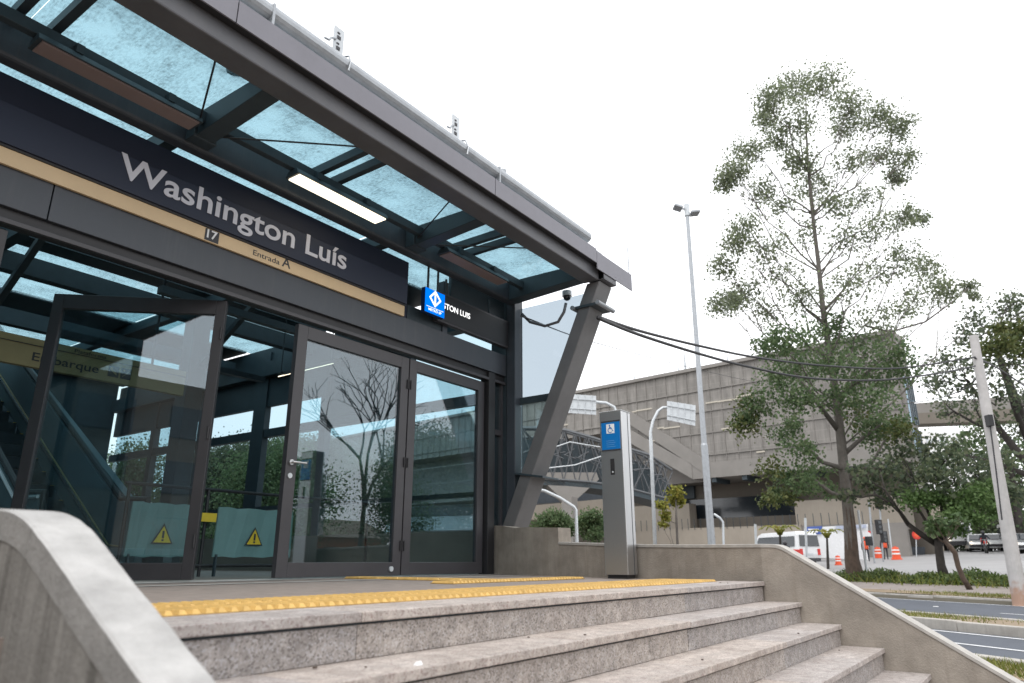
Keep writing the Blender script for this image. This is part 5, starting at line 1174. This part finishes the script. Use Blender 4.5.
for i, (px, dist, h, r, m_, lab) in enumerate(((228, 36, 6.3, 3.2, 'leaf_dark', 'dark tree seen through the open door beside its left edge'), (252, 44, 7.4, 3.6, 'leaf_green', 'green tree seen in the middle of the open door gap'), (282, 40, 7.2, 3.4, 'leaf_green', 'green tree seen behind the handle edge of the glass door'), (312, 42, 7.6, 3.6, 'leaf_dark', 'dark tree seen low through the glass door near its handle'), (345, 46, 7.6, 3.8, 'leaf_green', 'green tree seen through the middle of the handled glass door'), (378, 44, 6.6, 3.4, 'leaf_dark', 'dark tree seen through the glass door near its hinges'), (185, 40, 6.5, 3.4, 'leaf_dark', 'dark tree seen through the swung glass door'))):
    v_ = dirxy(px)*dist; wild_tree(lab, v_[0], v_[1], h, r, M[m_], M['bark_dark'], 20, 1700, .085, group_='trees beyond the glazed hall')
pb_ = thing('pale_building', 'pale office block seen through the right door leaf', 'building', on_ground(440, 110))
q0_, q1_ = at(402, 446, depth=110), at(486, 436, depth=104); b = MB(); b.prism([(q0_.x, q0_.y, -1), (q1_.x, q1_.y, -1), tuple(q1_), tuple(q0_)], Vector(_H)*12); build('wall', b, M['galv_lt'], pb_)
for k in range(4):
    a0, a1 = q0_.lerp(q1_, .05), q0_.lerp(q1_, .95); z_ = 3.0+k*3.4; b = MB(); b.prism([(a0.x, a0.y, z_), (a1.x, a1.y, z_), (a1.x, a1.y, z_+1.4), (a0.x, a0.y, z_+1.4)], Vector(_H)*-.1); build('window_band', b, M['window'], pb_)
wild_tree('bare leafless tree mirrored in the glass door', 19.5, -8.6, 11.5, 3, None, M['bark_dark'], bare=True)
wild_tree('dense dark tree mirrored in the right door leaf', 27.5, -12.3, 6.6, 4.0, M['leaf_dark'], M['bark_dark'], 26, 3000, .10)
wild_tree('green roadside tree mirrored low in the glass', 19, -16, 4.2, 3, M['leaf_green'], M['bark_dark'], 14, 1000, .12)
wild_tree('broad green tree behind the mirrored bare tree', 24, -20, 5.5, 4, M['leaf_green'], M['bark_dark'], 16, 1000, .12)
wild_tree('dark street tree opposite the entrance doors', 6, -21, 6, 3.5, M['leaf_dark'], M['bark_dark'], 14, 1000, .12)
ob_ = thing('reflection_block', 'unseen grey block added left of the entrance for dark door reflections', 'building', (-30, -6, -1))  # unseen block, added and sized to darken the swung door's reflection
b = MB(); b.box(-38, -26, -20, 9, -1, 9.0); build('wall', b, M['brownwall'], ob_)
for k in range(6):
    for z_ in (.6, 3.4, 6.2): b = MB(); b.box(-26, -25.94, -18+k*4.4, -15.4+k*4.4, z_, z_+1.6); build('window', b, M['window'], ob_)
bw = MB(); bw.box(-21.2, -21, -16, 5, -1, 1.9); tag(build('reflection_wall', bw, M['brownwall'], loc=(-21, -5, -1)), 'long unseen brown wall added left of the entrance to darken door reflections', 'wall')  # unseen wall, added to keep bright sky out of the swung door's reflection
bh = thing('brick_house', 'low red brick house with tiled roof across the road', 'house', (31, -22, -1))
b = MB(); b.box(26, 36, -30, -24, -1.1, 1.6); build('wall', b, M['brick'], bh)
b = MB(); b.prism([(25.6, -30.4, 1.6), (25.6, -23.6, 1.6), (25.6, -27, 2.9)], (10.8, 0, 0)); build('roof', b, M['brownwall'], bh)
for x in (27.5, 30.5, 33.5): b = MB(); b.box(x, x+1.2, -24.0, -23.95, -.1, 1.0); build('window', b, M['window'], bh)

# ================================================================== VEHICLES
def vehicle(name, label, cat, pos, heading, prof, width, paint, glassprof, wheels, wheel_r, lights='front', grp=None, details=None):
    """side profile (x forward, z up) lofted over the width with tumblehome"""
    t = thing(name, label, cat, pos, grp); h = Vector(heading).normalized(); s = Vector((-h.y, h.x, 0))
    def W(x, y, z): return Vector(pos)+h*x+s*y+Vector((0, 0, z))
    zmax = max(z for _, z in prof); zb_ = .55*zmax
    def yw(z): return width/2*(1-.16*max(0, (z-zb_)/(zmax-zb_))**1.2)
    n_ = len(prof); b_ = MB(); secs = []
    for k, f in enumerate((-1, -.9, 0, .9, 1)):
        sh = .97 if abs(f) == 1 else 1.0
        secs.append([W(x*sh, f*yw(z), .2+(z-.2)*(1 if abs(f) < 1 else .985)) for x, z in prof])
    b_.v = [tuple(p) for sc_ in secs for p in sc_]
    b_.f = [(k*n_+i, k*n_+(i+1) % n_, (k+1)*n_+(i+1) % n_, (k+1)*n_+i) for k in range(4) for i in range(n_)]+[tuple(range(n_-1, -1, -1)), tuple(4*n_+i for i in range(n_))]
    build('body', b_, paint, t, smooth=False)
    for sgn in (-1, 1):
        b_ = MB(); P = [W(x, sgn*(yw(z)+.012), z) for x, z in glassprof]; b_.prism(P, s*(sgn*-.02)); build('side_window', b_, M['window'], t)
    return t, W, yw
def wheel(t, W, x, y, r):
    b_ = MB(); a = W(x, y-.1, r); c_ = W(x, y+.1, r); b_.tube([a, c_], r, 16); o = build('wheel', b_, M['tyre'], t)
    b_ = MB(); b_.tube([W(x, y-.11, r), W(x, y+.11, r)], r*.6, 12); build('rim', b_, M['carsilver'], o)
SED = [(-2.15, .25), (2.1, .25), (2.2, .55), (2.1, .75), (1.2, .92), (.55, 1.42), (-.1, 1.5), (-.9, 1.47), (-1.6, 1.02), (-2.15, .95), (-2.25, .6)]
SEDG = [(1.0, .95), (.5, 1.36), (-.8, 1.4), (-1.35, 1.02)]
VAN = [(-2.6, .35), (2.35, .35), (2.5, .7), (2.4, 1.05), (1.9, 1.2), (1.35, 2.1), (1.0, 2.25), (-2.4, 2.3), (-2.6, 2.1), (-2.65, .8)]
VANG = [(1.55, 1.3), (1.2, 1.95), (-2.3, 1.98), (-2.3, 1.3)]
def car(label, x, depth, heading, paint, front=True, kind='car', grp=None, lit=True):
    g_ = on_ground(x, depth)+Vector((0, 0, .012)); van_ = kind == 'van'
    t, W, yw = vehicle('parked_van' if van_ else 'car', label, kind, g_, heading, VAN if van_ else SED, 2.0 if van_ else 1.78, paint, VANG if van_ else SEDG, None, .33, grp=grp)
    for xx in ((-1.7, 1.6) if van_ else (-1.35, 1.4)):
        for yy_ in (-.82, .82): wheel(t, W, xx, yy_*(1.1 if van_ else .95), .36 if van_ else .33)
    # windscreens
    if van_: fr = [(1.86, -.85, 1.25), (1.86, .85, 1.25), (1.42, .78, 2.03), (1.42, -.78, 2.03)]; re = [(-2.64, -.85, 1.3), (-2.64, .85, 1.3), (-2.60, .78, 2.02), (-2.60, -.78, 2.02)]
    else: fr = [(1.16, -.72, .97), (1.16, .72, .97), (.62, .62, 1.38), (.62, -.62, 1.38)]; re = [(-1.55, -.7, 1.08), (-1.55, .7, 1.08), (-1.0, .6, 1.42), (-1.0, -.6, 1.42)]
    for q_, dx in ((fr, .03), (re, -.03)):
        b_ = MB(); P = [W(x_+dx, y_, z_+.015) for x_, y_, z_ in q_]; b_.prism(P, (0, 0, .012)) if not van_ else b_.prism(P, Vector(heading).normalized()*(.01 if dx > 0 else -.01)); build('windscreen' if dx > 0 else 'rear_window', b_, M['window'], t)
    xf = 2.45 if van_ else 2.18; zf = .85 if van_ else .68; xr = -2.64 if van_ else -2.2
    for yy_ in (-.66, .66):
        b_ = MB(); b_.disc(W(xf, yy_, zf), Vector(heading), .13, .1, 12); build('headlight', b_, M['headlight'] if lit else M['galv_lt'], t)
        b_ = MB(); b_.obox(W(xr, yy_*1.15, .95 if van_ else .8), Vector(heading), Vector((-Vector(heading).y, Vector(heading).x, 0)), (0, 0, 1), .04, .11, .2 if van_ else .1); build('tail_light', b_, M['red'], t)
    hv_ = Vector(heading).normalized(); sv_ = Vector((-hv_.y, hv_.x, 0))
    for xx in (xf-.03, xr+.03): b_ = MB(); b_.obox(W(xx, 0, .45), hv_, sv_, (0, 0, 1), .1, .82, .11); build('bumper', b_, M['cardark'], t, bevel=.02)
    b_ = MB(); b_.obox(W(xr-.02, 0, .8), hv_, sv_, (0, 0, 1), .01, .22, .06); build('number_plate', b_, M['galv_lt'], t)
    for yy_ in (-1, 1): b_ = MB(); b_.obox(W(1.15 if not van_ else 1.75, yy_*(.98 if not van_ else 1.1), 1.0 if not van_ else 1.35), hv_, sv_, (0, 0, 1), .05, .09, .07); build('mirror', b_, M['cardark'], t, bevel=.02)
    return t
hd_away = Vector(dirxy(700)); hd_away.z = 0; toward = -Vector(dirxy(900)); toward.z = 0
car('white passenger van seen from behind beyond the sloping wall', 783, 52, Vector((.6, .95, 0)), M['carwhite'], kind='van', lit=False)
car('silver car with lit headlights just right of the truck', 981, 66, toward, M['carsilver'], grp='cars waiting at the junction')
car('dark car partly behind the motorcycle right of the truck', 989, 71, toward, M['cardark'], grp='cars waiting at the junction')
car('white car with lit headlights just left of the utility pole', 997, 65, toward, M['carwhite'], grp='cars waiting at the junction')
car('white van with lit headlights at the far right edge', 1019, 63, toward, M['carwhite'], kind='van')
car('silver car low in front of the far right white van', 1026, 57, toward, M['carsilver'], grp='cars waiting at the junction')
# truck
tk = thing('truck', 'white box truck facing the junction behind the dark-trunked tree', 'truck', on_ground(972, 62)); 
g_ = on_ground(961, 70)+Vector((0, 0, .012)); hv_ = toward.normalized(); sv_ = Vector((-hv_.y, hv_.x, 0))
tk.location = g_
def K(x, y, z): return g_+hv_*x+sv_*y+Vector((0, 0, z))
b = MB(); b.prism([K(1.0, -1.1, .6), K(3.0, -1.1, .6), K(3.05, -1.1, 1.5), K(2.7, -1.1, 2.5), K(1.0, -1.1, 2.55)], sv_*2.2); build('cab', b, M['carwhite'], tk, bevel=.06)
b = MB(); b.obox(K(-1.9, 0, 1.95), hv_, sv_, (0, 0, 1), 2.7, 1.15, 1.2); build('cargo_box', b, M['carwhite'], tk, bevel=.03)
b = MB(); b.prism([K(3.07, -.95, 1.55), K(3.07, .95, 1.55), K(2.78, .9, 2.35), K(2.78, -.9, 2.35)], hv_*.03); build('windscreen', b, M['window'], tk)
b = MB(); b.obox(K(3.1, 0, .65), hv_, sv_, (0, 0, 1), .1, 1.05, .18); build('bumper', b, M['cardark'], tk)
for y in (-.8, .8): b = MB(); b.disc(K(3.1, y, .98), hv_, .14, .08, 12); build('headlight', b, M['headlight'], tk)
for x in (2.2, -3.2):
    for y in (-.95, .95): b = MB(); b.tube([K(x, y-.12, .45), K(x, y+.12, .45)], .45, 16); build('wheel', b, M['tyre'], tk)

# ================================================================== PEOPLE
def person(label, pos, face, joints, radii, edges, m, head_c, head_r, hair=None, grp=None, extras=()):
    """one continuous skinned body; joints in body frame (x right, y forward, z up)"""
    f = Vector(face).normalized(); r = Vector((f.y, -f.x, 0))
    def B(p): return Vector(pos)+r*p[0]+f*p[1]+Vector((0, 0, p[2]))
    me = bpy.data.meshes.new('body'); me.from_pydata([tuple(B(p)-Vector(pos)) for p in joints], edges, []); me.update()
    ob = bpy.data.objects.new('body', me); COL.objects.link(ob)
    md = ob.modifiers.new('skin', 'SKIN')
    if not me.skin_vertices: me.skin_vertices.new(name='') if hasattr(me.skin_vertices, 'new') else None
    for v, rr in zip(me.skin_vertices[0].data, radii): v.radius = (rr, rr)
    me.skin_vertices[0].data[0].use_root = True
    sb = ob.modifiers.new('sub', 'SUBSURF'); sb.levels = 2; sb.render_levels = 2
    bpy.context.view_layer.update()
    nm = bpy.data.meshes.new_from_object(ob.evaluated_get(bpy.context.evaluated_depsgraph_get())); bpy.data.objects.remove(ob)
    nm.name = 'body'
    for p in nm.polygons: p.use_smooth = True
    t = thing('person', label, 'person', pos, grp); link('body', nm, m, t)
    for nme, mb_, mm in extras:
        mb_.v = [tuple(B(p)) for p in mb_.v]; build(nme, mb_, mm, t, smooth=True)
    return t
def standing_joints(step=.12, arm_f=.1):
    J = [(0, 0, .93), (0, 0, 1.15), (0, .0, 1.38), (0, .01, 1.47), (0, .02, 1.60),           # pelvis, waist, chest, neck, head
         (-.1, 0, .90), (-.11, step*.5, .50), (-.11, step*.2, .08), (-.11, step*.2+.13, .03),
         (.1, 0, .90), (.11, -step*.3, .50), (.11, -step, .08), (.11, -step+.13, .03),
         (-.19, 0, 1.38), (-.26, -.02, 1.12), (-.25, arm_f, .88), (-.25, arm_f+.03, .80),
         (.19, 0, 1.38), (.26, -.02, 1.12), (.25, arm_f*1.5, .90), (.25, arm_f*1.5+.03, .82)]
    Rr = [.14, .13, .15, .06, .105, .095, .065, .045, .035, .095, .065, .045, .035, .07, .05, .04, .035, .07, .05, .04, .035]
    E_ = [(0, 1), (1, 2), (2, 3), (3, 4), (0, 5), (5, 6), (6, 7), (7, 8), (0, 9), (9, 10), (10, 11), (11, 12), (2, 13), (13, 14), (14, 15), (15, 16), (2, 17), (17, 18), (18, 19), (19, 20)]
    return J, Rr, E_
def worker(label, x, depth, face):
    J, Rr, E_ = standing_joints()
    v = MB(); v.tube([(0, 0, .86), (0, 0, 1.0), (0, 0, 1.2), (0, 0, 1.36), (0, 0, 1.46)], [.19, .185, .2, .21, .1], 14)
    hh = MB(); hh.sphere((0, .01, 1.65), .125, 12, 6, .8); hh.disc((0, .03, 1.64), (0, 0, 1), .15, .02, 14)
    fc = MB(); fc.sphere((0, .07, 1.59), .075, 10, 6, 1.2); fc.sphere((0, .15, 1.58), .02, 6, 4)
    person(label, on_ground(x, depth)+Vector((0, 0, .01)), face, J, Rr, E_, M['cloth_dark'], None, None, extras=(('vest', v, M['orange']), ('helmet', hh, M['orange']), ('face', fc, M['skin'])))
worker('person in orange vest and helmet walking beside a red-white barrel', 867.5, 54, toward)
worker('person in orange vest standing near the traffic light pole', 886.5, 56, -toward)
# motorcycle with rider, seen from behind by the van
def motorbike(label, rlabel, x, depth, heading):
    g_ = on_ground(x, depth)+Vector((0, 0, .012)); h = Vector(heading).normalized(); s = Vector((-h.y, h.x, 0))
    t = thing('motorcycle', label, 'motorcycle', g_)
    def W(a, b_, c_): return g_+h*a+s*b_+Vector((0, 0, c_))
    for a in (-.62, .68):
        b_ = MB(); b_.tube([W(a, -.06, .31), W(a, .06, .31)], .31, 18); o = build('wheel', b_, M['tyre'], t); b_ = MB(); b_.tube([W(a, -.065, .31), W(a, .065, .31)], .19, 14); build('rim', b_, M['carsilver'], o)
    b_ = MB(); b_.bar(W(-.6, 0, .5), W(.35, 0, .62), .2, .24); build('frame', b_, M['cardark'], t, bevel=.04)
    b_ = MB(); b_.obox(W(.22, 0, .85), h, s, (0, 0, 1), .26, .13, .12); build('fuel_tank', b_, M['red'], t, bevel=.06)
    b_ = MB(); b_.obox(W(-.3, 0, .83), h, s, (0, 0, 1), .36, .13, .05); build('seat', b_, M['black'], t, bevel=.03)
    b_ = MB(); b_.tube([W(.68, 0, .31), W(.5, 0, .95), W(.45, 0, 1.05)], .035, 8); b_.tube([W(.4, -.36, 1.06), W(.47, 0, 1.06), W(.4, .36, 1.06)], .02, 8); build('fork', b_, M['galv'], t)
    b_ = MB(); b_.disc(W(-.72, 0, .72), h, .06, .05, 10); build('tail_light', b_, M['red'], t)
    b_ = MB(); b_.obox(W(-.65, 0, 1.05), h, s, (0, 0, 1), .2, .22, .2); build('top_box', b_, M['red'], t, bevel=.03)
    J = [(0, -.15, .95), (0, -.08, 1.18), (0, .02, 1.38), (0, .06, 1.47), (0, .10, 1.60), (-.12, -.1, .93), (-.24, .3, .82), (-.2, .08, .42), (-.2, .22, .36), (.12, -.1, .93), (.24, .3, .82), (.2, .08, .42), (.2, .22, .36), (-.2, .02, 1.38), (-.32, .2, 1.2), (-.34, .42, 1.1), (.2, .02, 1.38), (.32, .2, 1.2), (.34, .42, 1.1)]
    Rr = [.15, .14, .16, .06, .1, .1, .07, .05, .04, .1, .07, .05, .04, .075, .05, .04, .075, .05, .04]
    E_ = [(0, 1), (1, 2), (2, 3), (3, 4), (0, 5), (5, 6), (6, 7), (7, 8), (0, 9), (9, 10), (10, 11), (11, 12), (2, 13), (13, 14), (14, 15), (2, 16), (16, 17), (17, 18)]
    hm = MB(); hm.sphere((0, .1, 1.63), .145, 12, 8, 1.05); vz = MB(); vz.sphere((0, .16, 1.62), .1, 10, 6, .7)
    person(rlabel, g_, h, J, Rr, E_, M['cloth_dark'], None, None, extras=(('helmet', hm, M['cardark']), ('visor', vz, M['window'])))
motorbike('red motorcycle with top box behind the white van', 'person in dark clothes and helmet riding the red motorcycle', 788, 44, Vector((.6, .95, 0)))
motorbike('motorcycle waiting in front of the cars', 'person in dark jacket sitting on the waiting motorcycle', 988, 60, toward)

# ================================================================== BARRELS, TRAFFIC LIGHTS
def barrel(x, depth, label, s=1.0):
    g_ = on_ground(x, depth)+Vector((0, 0, .01)); t = thing('traffic_barrel', label, 'traffic barrel', g_, 'red and white traffic barrels')
    def R_(r0, z0, r1, z1, nm, m_): b_ = MB(); b_.tube([g_+Vector((0, 0, z0*s)), g_+Vector((0, 0, z1*s))], [r0*s, r1*s], 14); build(nm, b_, m_, t)
    R_(.52, 0, .50, .14, 'base', M['orange']); R_(.40, .14, .38, .5, 'drum', M['orange']); R_(.385, .5, .375, .65, 'white_band', M['white']); R_(.37, .65, .355, .86, 'drum', M['orange']); R_(.358, .86, .345, .98, 'white_band', M['white']); R_(.34, .98, .28, 1.2, 'drum', M['orange']); R_(.1, 1.2, .1, 1.28, 'handle', M['orange'])
barrel(897, 55, 'largest orange barrel with white bands at the kerb corner', .75)
barrel(879, 60, 'orange barrel between the worker and the largest barrel', .7)
barrel(838, 50, 'orange barrel left of the gum tree trunk', .5)
def signal(label, x, ytop, depth, heads, sx=0):
    g_ = on_ground(x, depth); tpz = at(x+sx, ytop, depth=depth); t = thing('traffic_light', label, 'traffic light', g_)
    b_ = MB(); b_.tube([g_, tpz], .06, 8); build('pole', b_, M['galv'], t)
    for (hx, hy, hl) in heads:
        c_ = at(hx, hy, depth=depth-.3); b_ = MB(); b_.obox(c_, Vector(_R), Vector(_H), (0, 0, 1), .2, .15, hl); o = build('signal_head', b_, M['black'], t, bevel=.03)
        for k in (-1, 0, 1): b_ = MB(); b_.disc(c_-Vector(_H)*.16+Vector((0, 0, k*hl*.62)), Vector(_H), .11, .03, 12); build('lens', b_, M['window'], o)
    return t
signal('traffic light pole with two dark signal heads beside the worker', 883, 480, 52, [(878.5, 500, .62), (879, 527, .5), (884, 537, .4)], -5)
signal('slim traffic light mast standing beside the gum tree', 874, 502, 50, [(869, 541, .0 + .3)], -5)
for x, yt, dep, lab in ((893, 519, 58, 'thin leaning white pole behind the largest barrel'), (865, 510, 33, 'thin grey pole in front of the gum tree')):
    g_ = on_ground(x, dep); b = MB(); b.tube([g_, at(x-(5 if x > 880 else 7), yt, depth=dep)], .05, 8); tag(build('pole', b, M['galv_lt']), lab, 'pole')
for x, y, dep, lab in ((868, 535, 60, 'round red and white road sign above the worker'), (916, 535, 60, 'round red road sign left of the dark trunk')):
    g_ = on_ground(x+1, dep); c_ = at(x, y, depth=dep); t = thing('round_sign', lab, 'road sign', g_, 'round red road signs'); b = MB(); b.tube([g_, c_], .04, 6); build('post', b, M['galv_lt'], t)
    b = MB(); b.disc(c_-Vector(_H)*.06, Vector(_H), .36, .03, 18); build('sign_disc', b, M['red'], t); b = MB(); b.disc(c_-Vector(_H)*.085, Vector(_H), .22, .02, 16); build('sign_centre', b, M['white'] if x < 900 else M['orange'], t)
# low fence in front of the beige wall at right
rf = thing('site_fence', 'long dark low fence on a beige wall behind the traffic lights', 'fence', on_ground(900, 64))
q = [at(x, y, depth=84) for x, y in ((850, 496), (945, 500), (945, 562), (850, 560))]; b = MB(); b.prism(q, Vector(_H)*.5); build('back_wall', b, M['beige'], rf)
q = [at(x, y, depth=64) for x, y in ((866, 546), (925, 547), (925, 560), (866, 560))]; b = MB(); b.prism(q, Vector(_H)*.2); build('dark_panel', b, M['steel'], rf)
